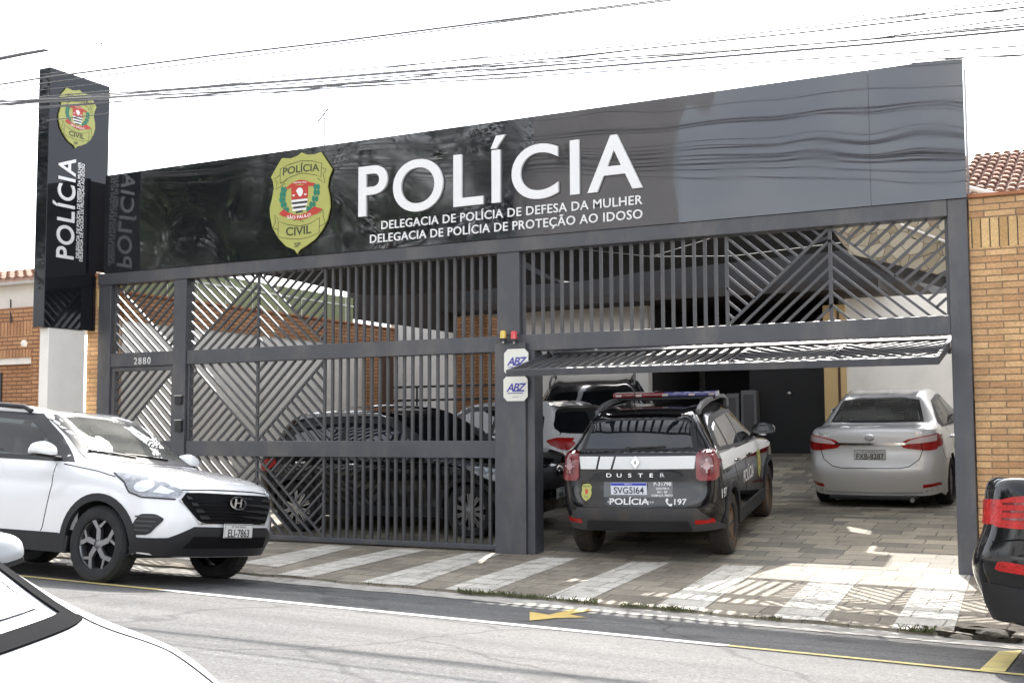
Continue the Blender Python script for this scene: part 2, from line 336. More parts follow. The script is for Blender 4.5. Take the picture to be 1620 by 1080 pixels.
tag(MB().sheet(lambda u, v: (u, v, floor_z(v) + .002), frange(-12.3, -1.2, 12), [0.001, .4, .8, 1.4, 2, 2.9, 3.5, 4.2, 4.9, 6, 8, 10, 14]).build('driveway', STONE, fixn=False), kind='structure')
tag(MB().sheet(lambda u, v: (u, v, -.004), [-60, -40, -12.32], [0.0, 8]).build('neighbour_paving', PAVE), kind='structure')
# far side of the street
g = MB().sheet(lambda u, v: (u, v, zg(u) + .27), XS, [-11.6, -13, -14.5]); g.sheet(lambda u, v: (u, -11.6 + .001, zg(u) + .27 - v), XS, [0, .3]); tag(g.build('far_sidewalk', mat('far_concrete', (.33, .31, .28), .9, var=.2, vscale=3)), kind='structure')
# broken kerb hole: soil lining and rubble
g = MB()
cx, cy = HOLE.x + .02, -2.33
rs = [1.06, .95, .7, .35, 0]; zs = [.012, -.06, -.20, -.26, -.27]; nn = 26
for i, (r_, z_) in enumerate(zip(rs, zs)):
    for k in range(nn):
        a = 2 * math.pi * k / nn; q = r_ * (1 + .12 * math.sin(5 * a + i) + .07 * math.sin(11 * a)); x = cx + .36 * q * math.cos(a); y = cy + .15 * q * math.sin(a)
        g.v.append((x, y, walk_z(x, max(y, -2.42)) + z_ + RND.uniform(-.015, .015)))
g.f = [(i*nn+k, i*nn+(k+1) % nn, (i+1)*nn+(k+1) % nn, (i+1)*nn+k) for i in range(4) for k in range(nn)]
tag(g.build('kerb_hole', mat('dark_soil', (.05, .04, .03), 1, var=.5, vscale=14, bump=1, bscale=30), fixn=False), kind='structure')
RUB = mat('broken_concrete', (.30, .27, .22), .95, var=.3, vscale=12, bump=.8, bscale=25)
SOIL = MATS['dark_soil']
def rock(c, r, sq=(1, 1, .6), seed=0):
    rn = random.Random(seed); bm = bmesh.new(); bmesh.ops.create_icosphere(bm, subdivisions=2, radius=r)
    for v in bm.verts:
        k = 1 + rn.uniform(-.28, .22); v.co = Vector((v.co.x * sq[0] * k + c[0], v.co.y * sq[1] * k + c[1], v.co.z * sq[2] * k + c[2]))
    mb = MB(); mb.v = [tuple(v.co) for v in bm.verts]; bm.verts.ensure_lookup_table(); mb.f = [tuple(v.index for v in f.verts) for f in bm.faces]; bm.free(); return mb
for i, (dx, dy, r_, s) in enumerate(((-.30, -.02, .085, (1.3, .8, .6)), (.33, -.03, .10, (1.5, .9, .7)), (.06, .13, .07, (1.8, .7, .5)), (-.12, -.12, .055, (1.4, 1, .6)))):
    o = rock((cx + dx, cy + dy, walk_z(cx, -2.3) - .02), r_, s, i).build('rubble_chunk', RUB)
    tag(o, ['jagged concrete chunk on the left lip of the kerb hole', 'widest concrete chunk, on the right lip of the kerb hole under the black car', 'flat broken slab piece at the back of the kerb hole', 'smallest concrete chunk at the road edge of the kerb hole'][i], 'rubble', 'broken concrete around the kerb hole')
o = MB().tube([(cx - .16, cy - .13, walk_z(cx, -2.4) - .06), (cx + .02, cy - .02, walk_z(cx, -2.4) - .03), (cx + .10, cy + .06, walk_z(cx, -2.4) - .12)], .009).build('stick', mat('dry_wood', (.25, .2, .14), .9)); tag(o, 'thin dry stick lying across the hole in the kerb', 'stick')
# ------------------------------------------------------------------ painted markings
STRIPE = paving('stripe_paint', (.50, .475, .415), (.60, .575, .51), (.20, .18, .15), .36, .25, wear=(.25, .225, .18, .9), noise=.18, msize=.007)
stripes = [[(518,862),(559,865),(440,897),(380,890)],[(622,868),(674,870),(485,914),(422,911)],[(741,874),(793,876),(652,927),(563,922)],[(859,881),(915,883),(767,938.5),(696,933)],
 [(1001,888),(1060,890),(922,952.6),(852,948)],[(1145,893.7),(1208,896),(1101.6,970),(1026.5,964)],[(1299,903.5),(1370,904.7),(1299,986),(1216,980)],[(1465,908),(1536,909),(1507,1003.5),(1408,995.6)]]
g = MB()
for q in stripes:
    P = [walk_at(*p) for p in q]
    def sf(u, v):
        p = P[0].lerp(P[1], u).lerp(P[3].lerp(P[2], u), v); y = max(min(p.y, -.02), curb_edge(p.x) + .004); return (p.x, y, walk_z(p.x, y) + .004)
    g.sheet(sf, frange(0, 1, 4), frange(0, 1, 14))
# same pitch continued behind the white car
for k in range(1, 4):
    dx = -1.13 * k
    P = [walk_at(*p) + Vector((dx, 0, 0)) for p in stripes[0]]
    def sf(u, v):
        p = P[0].lerp(P[1], u).lerp(P[3].lerp(P[2], u), v); y = max(min(p.y, -.02), curb_edge(p.x) + .004); return (p.x, y, walk_z(p.x, y) + .004)
    g.sheet(sf, frange(0, 1, 3), frange(0, 1, 14))
tag(g.build('sidewalk_stripes', STRIPE), kind='structure')
WLINE = mat('white_line_paint', (.78, .77, .73), .7, var=.12, vscale=14, dirt=(.35, .34, .32, .55), dscale=7)
YLINE = mat('yellow_line_paint', (.58, .48, .18), .7, var=.15, vscale=12, dirt=(.24, .22, .17, .8), dscale=6)
def line_y(x): return -4.33 + .004 * (x + 4)
def rline(x0, x1, w, n): return MB().sheet(lambda u, v: (u, line_y(u) + v, road_z(u, line_y(u) + v) + .005), frange(x0, x1, n), [-w / 2, w / 2])
tag(rline(-7.0, -2.35, .13, 36).build('white_edge_line', WLINE), kind='structure')
g = rline(-40, -7.0, .11, 60); g.add(*(lambda q: (q.v, q.f))(rline(-2.35, 20, .085, 60)))
a, b_, c_, d_ = [walk_at(p, q, road_z) for p, q in ((1580, 1031), (1617, 1029), (1590, 1063), (1550, 1060))]
g.add([(p.x, p.y, p.z + .006) for p in (a, b_, c_, d_)], [(0, 1, 2, 3)])
tag(g.build('yellow_edge_line', YLINE), kind='structure')
P = [walk_at(p, q, road_z) for p, q in ((838, 968), (868, 973), (905, 964), (944, 964.5), (900, 972), (927, 977), (880, 978), (838, 982))]
g = MB(); tr = geometry.tessellate_polygon([[Vector((p.x, p.y, 0)) for p in P]]); g.add([(p.x, p.y, p.z + .006) for p in P], [tuple(t) for t in tr])
tag(g.build('yellow_road_mark', mat('yellow_mark_paint', (.50, .36, .09), .7, var=.15, vscale=9, dirt=(.2, .18, .13, .5), dscale=9)), kind='structure')
# weeds in the kerb joint
g = MB()
def blade(x, y, z, h, mb):
    a = RND.uniform(0, 6.28); l = RND.uniform(.2, .9) * h; w = RND.uniform(.004, .008); dx, dy = math.cos(a), math.sin(a)
    mb.add([(x - dy*w, y + dx*w, z), (x + dy*w, y - dx*w, z), (x + dx*l*.5, y + dy*l*.5, z + h*.75), (x + dx*l, y + dy*l, z + h*.9)], [(0, 1, 2), (2, 1, 3)])
for (p0, p1, n, hh) in ((728, 945, 1500, .06), (985, 1100, 700, .05), (1205, 1235, 200, .045), (1425, 1475, 380, .07), (560, 640, 120, .03), (400, 470, 60, .025), (1100, 1420, 120, .03)):
    x0, x1 = walk_at(p0, 940).x, walk_at(p1, 965).x
    x0, x1 = at_y(p0, 938, -2.42).x, at_y(p1, 960, -2.42).x
    CL = [RND.uniform(x0, x1) for _ in range(max(4, n // 40))]
    for _ in range(int(n * .7)):
        x = RND.choice(CL) + RND.gauss(0, .06); x = min(max(x, x0), x1); y = curb_edge(x) + RND.uniform(-.035, .018); blade(x, y, zg(x) + .03, RND.uniform(.35, 1) * hh * RND.choice((.25, .4, .5, .6, .9)), g)
tag(g.build('kerb_grass', mat('weed_green', (.10, .115, .045), .8, var=.5, vscale=9)), kind='stuff')
# ------------------------------------------------------------------ front gates
GREY = mat('gate_grey_paint', (.074, .076, .085), .42, var=.12, vscale=3, dirt=(.19, .17, .145, .6), dscale=2.2, rvar=.1)
GREYB = mat('bar_grey_paint', (.075, .075, .078), .45, var=.12, vscale=5, dirt=(.16, .145, .12, .4), dscale=4)
ZH0, ZH1, ZM0, ZM1, ZL0, ZL1 = 3.265, 3.42, 2.172, 2.352, 1.015, 1.205
def clip(poly, p, d):
    """segment of the line p + t d inside a convex polygon"""
    t0, t1 = -1e9, 1e9; n = len(poly); ar = sum(poly[i][0]*poly[(i+1) % n][1] - poly[(i+1) % n][0]*poly[i][1] for i in range(n)); sg = 1 if ar > 0 else -1
    for i in range(n):
        a, b = poly[i], poly[(i+1) % n]; ex, ey = b[0]-a[0], b[1]-a[1]; nx, ny = -ey*sg, ex*sg
        den = nx*d[0] + ny*d[1]; num = nx*(a[0]-p[0]) + ny*(a[1]-p[1])
        if abs(den) < 1e-9:
            if num > 0: return None
        elif den > 0: t0 = max(t0, num/den)
        else: t1 = min(t1, num/den)
    if t1 - t0 < .03: return None
    return ((p[0]+d[0]*t0, p[1]+d[1]*t0), (p[0]+d[0]*t1, p[1]+d[1]*t1))
def half_panel(x0, x1, z0, z1, slope, par, sp=.146):
    """segments of one lattice half: main diagonal, bars parallel to it on side par ('below'/'above'), crossing bars on the other"""
    m = (z1 - z0) / (x1 - x0) * slope; bl, br, tr, tl = (x0, z0), (x1, z0), (x1, z1), (x0, z1)
    diag = (bl, tr) if slope > 0 else (tl, br)
    below = (bl, br, tr) if slope > 0 else (bl, br, tl); above = (bl, tr, tl) if slope > 0 else (tl, tr, br)
    segs = [diag]; q = diag[0]
    for side, poly in (('below', below), ('above', above)):
        mm = m if side == par else -m; k = 1
        if side == par: pts = [(q[0], q[1] + (k_ * abs(m) * sp) * (-1 if side == 'below' else 1)) for k_ in range(1, 40)]
        else: pts = [(x0 + (k_ + .5) * sp * .5 * 2 - 3, z0) for k_ in range(80)]
        for p in pts:
            s = clip(poly, p, (1, mm))
            if s: segs.append(s)
    return segs
def chevron(x0, x1, z0, z1, up=True, xc=None):
    c = xc if xc is not None else (x0 + x1) / 2
    if up: s = half_panel(x0, c, z0, z1, 1, 'below') + half_panel(c, x1, z0, z1, -1, 'below')
    else: s = half_panel(x0, c, z0, z1, -1, 'above') + half_panel(c, x1, z0, z1, 1, 'above')
    return s + [((c, z0), (c, z1))]
def verticals(x0, x1, z0, z1, sp=.112):
    n = max(2, round((x1 - x0) / sp)); return [((x0 + (x1 - x0) * i / n, z0), (x0 + (x1 - x0) * i / n, z1)) for i in range(n + 1)]
def lattice(segs, name, parent, M=None, w=.024, d=.03, y=0):
    mb = MB()
    for i, (a, b) in enumerate(segs):
        ww = w + .008 if a[0] == b[0] else w; yy = y + .0007 * (i % 5); p, q = Vector((a[0], yy, a[1])), Vector((b[0], yy, b[1]))
        if M: mb.bar(M @ p, M @ q, ww, d, (M.to_3x3() @ Vector((0, 1, 0))))
        else: mb.bar(p, q, ww, d)
    return mb.build(name, GREYB, parent)
XL0, XL1, X2a, X2b, XC0, XC1, XR0, XR1 = -12.28, -12.06, fx(279), fx(299), fx(792), fx(827), -1.530, -1.36
fr = empty('steel_portal', 'grey steel portal of posts and beams under the black fascia', 'portal', loc=(0, 0, 0))
def part_box(name, a, b, parent=fr, m=GREY, bevel=.006): return MB().box(a, b).build(name, m, parent, bevel=bevel)
part_box('post', (XL0, -.07, 0), (XL1, .09, ZH0)); part_box('post', (X2a, -.075, 0), (X2b, .09, ZH0)); part_box('post', (XC0, -.075, ZM1 - .0), (XC1, .09, ZH0)); part_box('post', (XR0, -.08, -.02), (XR1, .10, ZH1))
part_box('gate_box', (XC0 - .004, -.13, -.01), (fx(840, 700), .14, ZM1 - .09)); part_box('guide_rail', (fx(840, 700), -.09, -.01), (fx(840, 700) + .09, .12, ZM0))
part_box('header_beam', (XL0, -.09, ZH0), (XR0 - .002, .10, ZH1)); part_box('cross_beam', (XL1, -.06, ZM0), (X2a, .08, ZM1)); part_box('cross_beam', (XC0 - .001, -.066, ZM0 + .001), (XR0, .085, ZM1 - .001))
lattice(half_panel(XL1 + .03, X2a - .02, ZM1, ZH0, -1, 'below') + [((XL1 + .03, ZM1), (XL1 + .03, ZH0))], 'lattice', fr)
ca, cb, cc = fx(300), fx(514), fx(408)
lattice(chevron(X2b + .03, cb, ZM1, ZH0, True, cc) + verticals(cb, XC0 - .02, ZM1, ZH0), 'lattice', fr)
ra, rb, rc_ = fx(1153), fx(1497), fx(1318)
lattice(verticals(XC1 + .02, ra, ZM1, ZH0, .113) + chevron(ra, XR0 - .035, ZM1, ZH0, True, rc_) + [((XR0 - .02, ZM1), (XR0 - .02, ZH0))], 'lattice', fr)
NUM = mat('number_white', (.75, .75, .72), .5)
mb = MB(); pn = at_y(225, 569, -.065); text_mesh(mb, '2880', lambda u, v, d: (pn.x + u, -.0605 - d, pn.z - .055 + v), .085, .006, space=1.25); mb.build('house_number', NUM, fr)
# sliding gate, left of the centre post
sg_ = empty('driveway_gate', 'closed grey driveway gate with chevron bars left and upright bars right', 'gate')
part_box('rail', (X2b + .002, -.055, ZM0 + .002), (XC0 - .005, .065, ZM1 - .002), sg_); part_box('rail', (X2b + .004, -.05, ZL0), (XC0 - .006, .06, ZL1), sg_); part_box('bottom_rail', (X2b + .004, -.04, .02), (XC0 - .006, .045, .075), sg_)
part_box('stile', (X2b + .004, -.035, .075), (X2b + .035, .035, ZL0), sg_); part_box('stile', (X2b + .004, -.035, ZL1), (X2b + .035, .035, ZM0), sg_)
lattice(chevron(X2b + .05, cb, ZL1, ZM0, False, cc) + verticals(cb, XC0 - .02, ZL1, ZM0), 'lattice', sg_)
lattice(chevron(X2b + .05, cb, .075, ZL0, True, cc) + verticals(cb, XC0 - .02, .075, ZL0), 'lattice', sg_)
# pedestrian gate
pg = empty('pedestrian_gate', 'narrow grey pedestrian gate below the number 2880', 'gate')
for n_, a, b in (('stile', (XL1 + .004, -.04, .02), (XL1 + .06, .05, ZM0 - .004)), ('stile', (X2a - .05, -.04, .02), (X2a - .004, .05, ZM0 - .004)), ('rail', (XL1 + .06, -.038, .02), (X2a - .05, .048, .08)), ('rail', (XL1 + .06, -.038, ZL0), (X2a - .05, .048, ZL1)), ('rail', (XL1 + .06, -.038, ZM0 - .06), (X2a - .05, .048, ZM0 - .004))): part_box(n_, a, b, pg)
lattice(half_panel(XL1 + .06, X2a - .05, ZL1, ZM0 - .06, 1, 'above'), 'lattice', pg); lattice(half_panel(XL1 + .06, X2a - .05, .08, ZL0, -1, 'below'), 'lattice', pg)
DARKP = mat('dark_plastic', (.02, .02, .022), .5); STEEL = mat('brushed_steel', (.45, .45, .44), .35, metal=1)
for k, (px, py, h) in enumerate(((284, 633, .10), (284, 674, .14))):
    p = at_y(px, py, -.08); o = empty('gate_lock', ['upper dark gate lock with a bright steel lip on the second post', 'lower dark gate lock on the second post beside the pedestrian gate'][k], 'lock', 'locks on the second post'); mb = MB().box((p.x - .05, -.115, p.z - h / 2), (p.x + .05, -.076, p.z + h / 2)); mb.build('case', DARKP, o, bevel=.006)
    MB().box((p.x - .06, -.122, p.z + h / 2 + .002), (p.x + .06, -.078, p.z + h / 2 + .016)).build('lip', STEEL, o)
# overhead gate, tilted open
og = empty('overhead_gate', 'grey overhead garage gate swung up flat above the patrol car', 'gate')
GX0, GX1 = fx(851, 620) - .02, -1.555; GH = 2.12
pa, pb = Vector((0, -.70, 1.90)), Vector((0, 1.36, 2.40)); ax = (pb - pa).normalized(); nz_ = Vector((1, 0, 0)).cross(ax)
MG = Matrix(((1, 0, 0, 0), (0, nz_.y * -1, ax.y, pa.y), (0, nz_.z * -1, ax.z, pa.z), (0, 0, 0, 1)))   # local (x, depth, height along the leaf)
def gbox(name, a, b): return MB().box(a, b, MG).build(name, GREY, og, bevel=.004)
gbox('bottom_rail', (GX0, -.035, 0), (GX1, .035, .06)); gbox('rail', (GX0 + .041, -.033, .98), (GX1 - .041, .033, 1.10)); gbox('top_rail', (GX0, -.035, GH - .06), (GX1, .035, GH))
gbox('stile', (GX0, -.034, .06), (GX0 + .04, .034, GH - .06)); gbox('stile', (GX1 - .04, -.034, .06), (GX1, .034, GH - .06))
gx1 = GX0 + (GX1 - GX0) * .54
for z0, z1, up in ((.06, .98, True), (1.10, GH - .06, False)):
    lattice(verticals(GX0 + .04, gx1, z0, z1, .113) + chevron(gx1, GX1 - .04, z0, z1, up), 'lattice', og, MG)
for sx in (GX0 + .02, GX1 - .02): MB().bar((sx, .12, 2.02), (sx, .9, 2.33), .03, .03).build('lift_arm', GREY, og)
MB().bar((fx(857, 560) , .16, 2.17), (fx(872, 570), .5, 1.98), .03, .03).build('brace', GREYB, og)
# warning lamps and octagonal plates on the centre box
def beacon(px, py, col, label):
    p = at_y(px, py, -.17); o = empty('warning_lamp', label, 'lamp', 'warning lamps over the centre post')
    MB().lathe([(0, -.04), (.036, -.04), (.036, 0), (.034, .045), (.026, .058), (0, .062)], Matrix.Translation(p + Vector((0, 0, -.01))), 20).build('lens', mat('lens_' + col[0], col[1], .18, coat=1), o, smooth=True)
    MB().lathe([(0, -.06), (.041, -.06), (.041, -.035), (.036, -.03)], Matrix.Translation(p + Vector((0, 0, -.005))), 20).build('base', DARKP, o, smooth=True)
    MB().box((p.x - .012, p.y, p.z - .085), (p.x + .012, -.07, p.z - .062)).build('bracket', STEEL, o); return o
beacon(796, 530, ('amber', (.70, .50, .05)), 'yellow warning lamp on the centre post of the gates'); beacon(813, 531, ('red', (.65, .02, .02)), 'red warning lamp on the centre post of the gates')
PLQ = mat('plate_cream', (.80, .79, .70), .45, var=.05); BLU = mat('plate_blue', (.06, .06, .34), .5)
for k, (x0, x1, y0, y1) in enumerate(((798, 836, 551, 589), (797, 835, 593, 634.5))):
    A, B = at_y(x0, y1, -.133), at_y(x1, y0, -.133); 
    if k == 0: A.z = B.z - (at_y(797, 593, -.133).z - at_y(797, 634.5, -.133).z)
    cx_, cz_ = (A.x + B.x) / 2, (A.z + B.z) / 2; w, h = (B.x - A.x) / 2, (B.z - A.z) / 2; c = .045
    o = empty('octagonal_plate', ['upper cream octagonal ABZ plate, half behind the raised gate', 'lower cream octagonal ABZ plate, whole, below the raised gate edge'][k], 'plate', 'octagonal plates on the centre post')
    poly = [(-w + c, -h), (w - c, -h), (w, -h + c), (w, h - c), (w - c, h), (-w + c, h), (-w, h - c), (-w, -h + c)]
    MB().prism(poly, lambda u, v, d: (cx_ + u, -.1325 - d, cz_ + v), 0, .008).build('board', PLQ, o)
    mb = MB(); text_mesh(mb, 'ABZ', lambda u, v, d: (cx_ + u, -.1415 - d, cz_ + v - .035), .085, .002, bold=.02, shear=.3, space=.82); mb.box((cx_ - .095, -.1432, cz_ - .058), (cx_ + .09, -.1412, cz_ - .05)); mb.build('lettering', BLU, o)
    mb = MB(); text_mesh(mb, 'www.abz', lambda u, v, d: (cx_ + u, -.1415 - d, cz_ + v - .10), .014, .001); mb.v = [(x, y, z) for x, y, z in mb.v]; mb.build('small_print', mat('print_grey', (.35, .35, .33), .6), o)
# ------------------------------------------------------------------ black sign boards
def gloss_black(name, scale, strength, sp=1.0, ct=.34):
    m = mat(name, (.010, .0105, .014), .035, spec=sp, coat=ct)
    nt = m.node_tree; b = nt.nodes['Principled BSDF']; L = nt.links.new
    tc = nt.nodes.new('ShaderNodeTexCoord'); mp = nt.nodes.new('ShaderNodeMapping'); mp.inputs['Scale'].default_value = scale; L(tc.outputs['Object'], mp.inputs[0])
    n = nt.nodes.new('ShaderNodeTexNoise'); n.inputs['Scale'].default_value = 1; n.inputs['Detail'].default_value = 1.0; L(mp.outputs[0], n.inputs['Vector'])
    bp = nt.nodes.new('ShaderNodeBump'); bp.inputs['Strength'].default_value = strength; bp.inputs['Distance'].default_value = .1; L(n.outputs[0], bp.inputs['Height']); L(bp.outputs[0], b.inputs['Normal'])
    n2 = nt.nodes.new('ShaderNodeTexNoise'); n2.inputs['Scale'].default_value = 2.5; n2.inputs['Detail'].default_value = 8; L(tc.outputs['Object'], n2.inputs['Vector'])
    r = nt.nodes.new('ShaderNodeMapRange'); r.inputs[1].default_value = .35; r.inputs[2].default_value = .75; r.inputs[3].default_value = .015; r.inputs[4].default_value = .09; L(n2.outputs[0], r.inputs[0]); L(r.outputs[0], b.inputs['Roughness'])
    return m
GB = gloss_black('gloss_black_board', (.62, 1, .55), .62); GB2 = gloss_black('gloss_black_pylon', (1, 1.4, .8), .02, .4, 0)
SX0, SX1, SZ0, SZ1 = at_y(164.5, 400, -.10).x, at_y(1526, 200, -.10).x, 3.422, 4.735
SY = -.10
sign = empty('fascia_sign', 'long gloss black fascia sign with white POLÍCIA lettering over the gates', 'sign')
seams = [SX0, at_y(204, 400, SY).x, at_y(1375, 200, SY).x, SX1]
mb = MB()
for a, b in zip(seams, seams[1:]): mb.box((a + .0015, SY, SZ0), (b - .0015, SY + .06, SZ1))
mb.build('panel', GB, sign); MB().box((SX0 + .02, SY + .062, SZ0 + .02), (SX1 - .02, .3, SZ1 - .02)).build('backing', DARKP, sign)
LW = mat('letter_white', (.84, .84, .83), .4)
def letters(mb, ax, parent, gap=None, name='letter'):
    """one part per letter: loose pieces that overlap along axis ax belong together"""
    par = list(range(len(mb.v)))
    def fd(i):
        while par[i] != i: par[i] = par[par[i]]; i = par[i]
        return i
    for f in mb.f:
        for i in f[1:]: par[fd(i)] = fd(f[0])
    isl = {}
    for f in mb.f: isl.setdefault(fd(f[0]), []).append(f)
    it = sorted([(min(mb.v[i][ax] for f in fs for i in f), max(mb.v[i][ax] for f in fs for i in f), fs) for fs in isl.values()], key=lambda t: t[0]); grp = []
    for a, b, fs in it:
        if grp and a < grp[-1][1] + (gap if gap else -.3 * min(b - a, grp[-1][1] - grp[-1][0])): grp[-1] = (grp[-1][0], max(b, grp[-1][1]), grp[-1][2] + fs)
        else: grp.append((a, b, fs))
    for a, b, fs in grp:
        ids = sorted({i for f in fs for i in f}); mp = {i: k for k, i in enumerate(ids)}; m2 = MB().add([mb.v[i] for i in ids], [tuple(mp[i] for i in f) for f in fs]); m2.build(name, LW, parent)
def sign_text(s, l, r, size_z, name='lettering', depth=.02, bold=0, **kw):
    """l, r: photo pixels of the baseline ends; size_z: cap height"""
    A, B = at_y(l[0], l[1], SY), at_y(r[0], r[1], SY); vs, _ = text2d(s, 1, bold=bold, **kw); w = max(p[0] for p in vs) - min(p[0] for p in vs); c = (max(p[0] for p in vs) + min(p[0] for p in vs)) / 2
    xs = (B.x - A.x) / (w * size_z); z0 = (A.z + B.z) / 2; cx_ = (A.x + B.x) / 2
    mb = MB(); text_mesh(mb, s, lambda u, v, d: (cx_ + (u - c * size_z) * xs, SY - .001 - d, z0 + v), size_z, depth, bold=bold, **kw); return letters(mb, 0, sign) if name == 'letter' else letters(mb, 0, sign, .022, 'word')
hz = at_y(570.7, 266.4, SY).z - at_y(570.7, 342, SY).z
sign_text('POLÍCIA', (569, 342), (1018, 296.5), hz, 'letter', bold=.012, space=1.12, depth=.03)
sign_text('DELEGACIA DE POLÍCIA DE DEFESA DA MULHER', (604, 361.5), (1017, 324.5), .094, bold=.008, depth=.012, space=1.06); sign_text('DELEGACIA DE POLÍCIA DE PROTEÇÃO AO IDOSO', (586, 384.5), (1017, 345.5), .094, bold=.008, depth=.012, space=1.06)
# police shield, drawn in the pixels of a close look at it, straightened
def shield(parent, fn, detail=True, name='shield'):
    """fn(u, v, d): u right, v up, both in shield heights"""
    def N(x, y): return ((x - 368) / 980, -(y + .11 * (x - 368) - 540) / 980)
    def pm(pts): return [N(*p) for p in pts]
    OL = mat('shield_olive', (.42, .43, .115), .45, var=.06, vscale=2); OD = mat('shield_line', (.06, .065, .03), .6); RE = mat('shield_red', (.50, .045, .03), .5); WH = mat('shield_white', (.8, .8, .77), .5); GR = mat('shield_green', (.02, .20, .12), .5)
    out = [(180,98),(270,103),(340,78),(380,48),(440,70),(510,68),(572,48),(625,125),(685,215),(652,300),(640,380),(662,480),(668,580),(640,700),(590,800),(520,890),(430,955),(370,992),(345,1032),(320,995),(230,960),(150,880),(90,780),(66,680),(60,590),(82,500),(100,400),(92,330),(70,285),(112,210)]
    base = MB().prism(pm(out), lambda u, v, d: fn(u, v, d), 0, .018).build(name, OL, parent)
    if not detail: 
        mb = MB(); mb.prism(pm([(285,370),(455,365),(440,610),(365,645),(290,610)]), fn, .0185, .0195); mb.build('arms', RE, base); mb = MB()
        text_mesh(mb, 'POLÍCIA', lambda u, v, d: fn(u, v + .30, .0185 + d), .075, .001, bold=.01); text_mesh(mb, 'CIVIL', lambda u, v, d: fn(u, v - .29, .0185 + d), .075, .001, bold=.01); mb.build('lettering', OD, base); return base
    def pr(mb, pts, d0, d1): return mb.prism(pm(pts), fn, d0, d1)
    # outline lines of the two banners
    mb = MB()
    b1 = [(165,205),(265,160),(370,130),(480,132),(582,155),(576,292),(520,268),(420,252),(370,252),(270,285),(165,345)]
    b2 = [(150,718),(250,752),(365,764),(470,740),(566,678),(562,822),(470,868),(365,890),(250,886),(150,872)]
    for q in (b1, b2): m2 = MB(); strip(m2, pm(q), .006, fn, .0185, .0197, True); m2.build('banner_line', OD, base)
    for q in ([(165,265),(108,300),(135,335),(120,408),(215,350)], [(582,200),(628,215),(600,260),(615,350),(540,300)], [(150,700),(115,655),(120,735),(95,780),(150,805)], [(566,640),(600,600),(600,670),(625,730),(566,765)], [(165,345),(200,345),(240,300)], [(305,715),(345,695),(405,720)]): m2 = MB(); strip(m2, pm(q), .006, fn, .0185, .0197); m2.build('banner_line', OD, base)
    def arc_text(mb, s, x, y, cap, slope, bend, d, **kw):
        """lettering centred on (x, y), cap height in drawing units"""
        vs, fs = text2d(s, cap, **kw); mb.add([fn(*((lambda q: (q[0], q[1]))(N(x + a, y - b + slope * a + bend * a * a))), d) for a, b in vs], fs)
    mb = MB(); arc_text(mb, 'POLÍCIA', 372, 238, 68, -.11, .00035, .0199, bold=.02); arc_text(mb, 'CIVIL', 356, 848, 76, -.11, -.0004, .0199, bold=.025); arc_text(mb, 'SP', 347, 968, 44, -.11, 0, .0199, bold=.02); mb.build('lettering', OD, base)
    mb = MB(); pr(mb, [(280,372),(452,362),(448,490),(284,508)], .0185, .0205); pr(mb, [(220,405),(245,378),(280,352),(330,325),(372,314),(420,318),(470,340),(518,348),(505,378),(450,372),(372,352),(300,372),(262,398)], .0185, .022)
    pr(mb, [(158,648),(205,600),(250,632),(310,652),(372,655),(440,632),(515,572),(597,598),(545,640),(482,662),(440,688),(372,704),(300,698),(240,676),(205,672)], .0185, .0225); mb.build('red_field', RE, base)
    mb = MB()
    for k in range(3): y = 512 + k * 44; x0, x1 = 284 + k*k*2, 446 - k*k*2; pr(mb, [(x0, y), (x1, y - 18), (x1 - 2, y + 4), (x0 + 2, y + 22)], .0185, .0205)
    pr(mb, [(330,420),(350,395),(372,388),(395,405),(400,435),(385,470),(365,478),(345,450)], .0206, .0215); pr(mb, [(288,462),(322,458),(305,480)], .0206, .0215); pr(mb, [(405,452),(440,446),(424,468)], .0206, .0215)
    arc_text(mb, 'SÃO PAULO', 362, 690, 30, -.11, -.0008, .0228, bold=.02); arc_text(mb, 'POLICIA CIVIL', 372, 346, 14, -.05, .0005, .0224, bold=.02); mb.build('white_charges', WH, base)
    mb = MB()
    for k in range(4): y = 490 + k * 44; x0, x1 = 284 + k*k*5, 447 - k*k*5; pr(mb, [(x0, y + 1), (x1, y - 17), (x1 - 2, y + 3), (x0 + 2, y + 20)], .0183, .0203)
    mb.build('dark_stripes', mat('shield_dark', (.03, .03, .04), .5), base)
    for sx, pts in ((1, [(205,400),(195,450),(190,500),(205,550),(230,600)]), (1, [(535,375),(535,430),(520,490),(495,545),(465,590)])):
        mb = MB()
        for i, (x, y) in enumerate(pts):
            for s in (-1, 1): pr(mb, ellipse(x + s * 15, y + 8, 17, 30, 10), .0185 + .0003 * i, .0205 + .0003 * i)
        mb.build('laurel_branch', GR, base)
    return base
A, B = at_y(477, 243, SY), at_y(477, 402, SY); SHH = (A.z - B.z) / 1.0; c0 = at_y(477, 322, SY); wsc = (at_y(526, 322, SY).x - at_y(428, 322, SY).x) / (.637 * SHH)
shield(sign, lambda u, v, d: (c0.x + u * SHH * wsc, SY - .014 - d, c0.z + v * SHH))
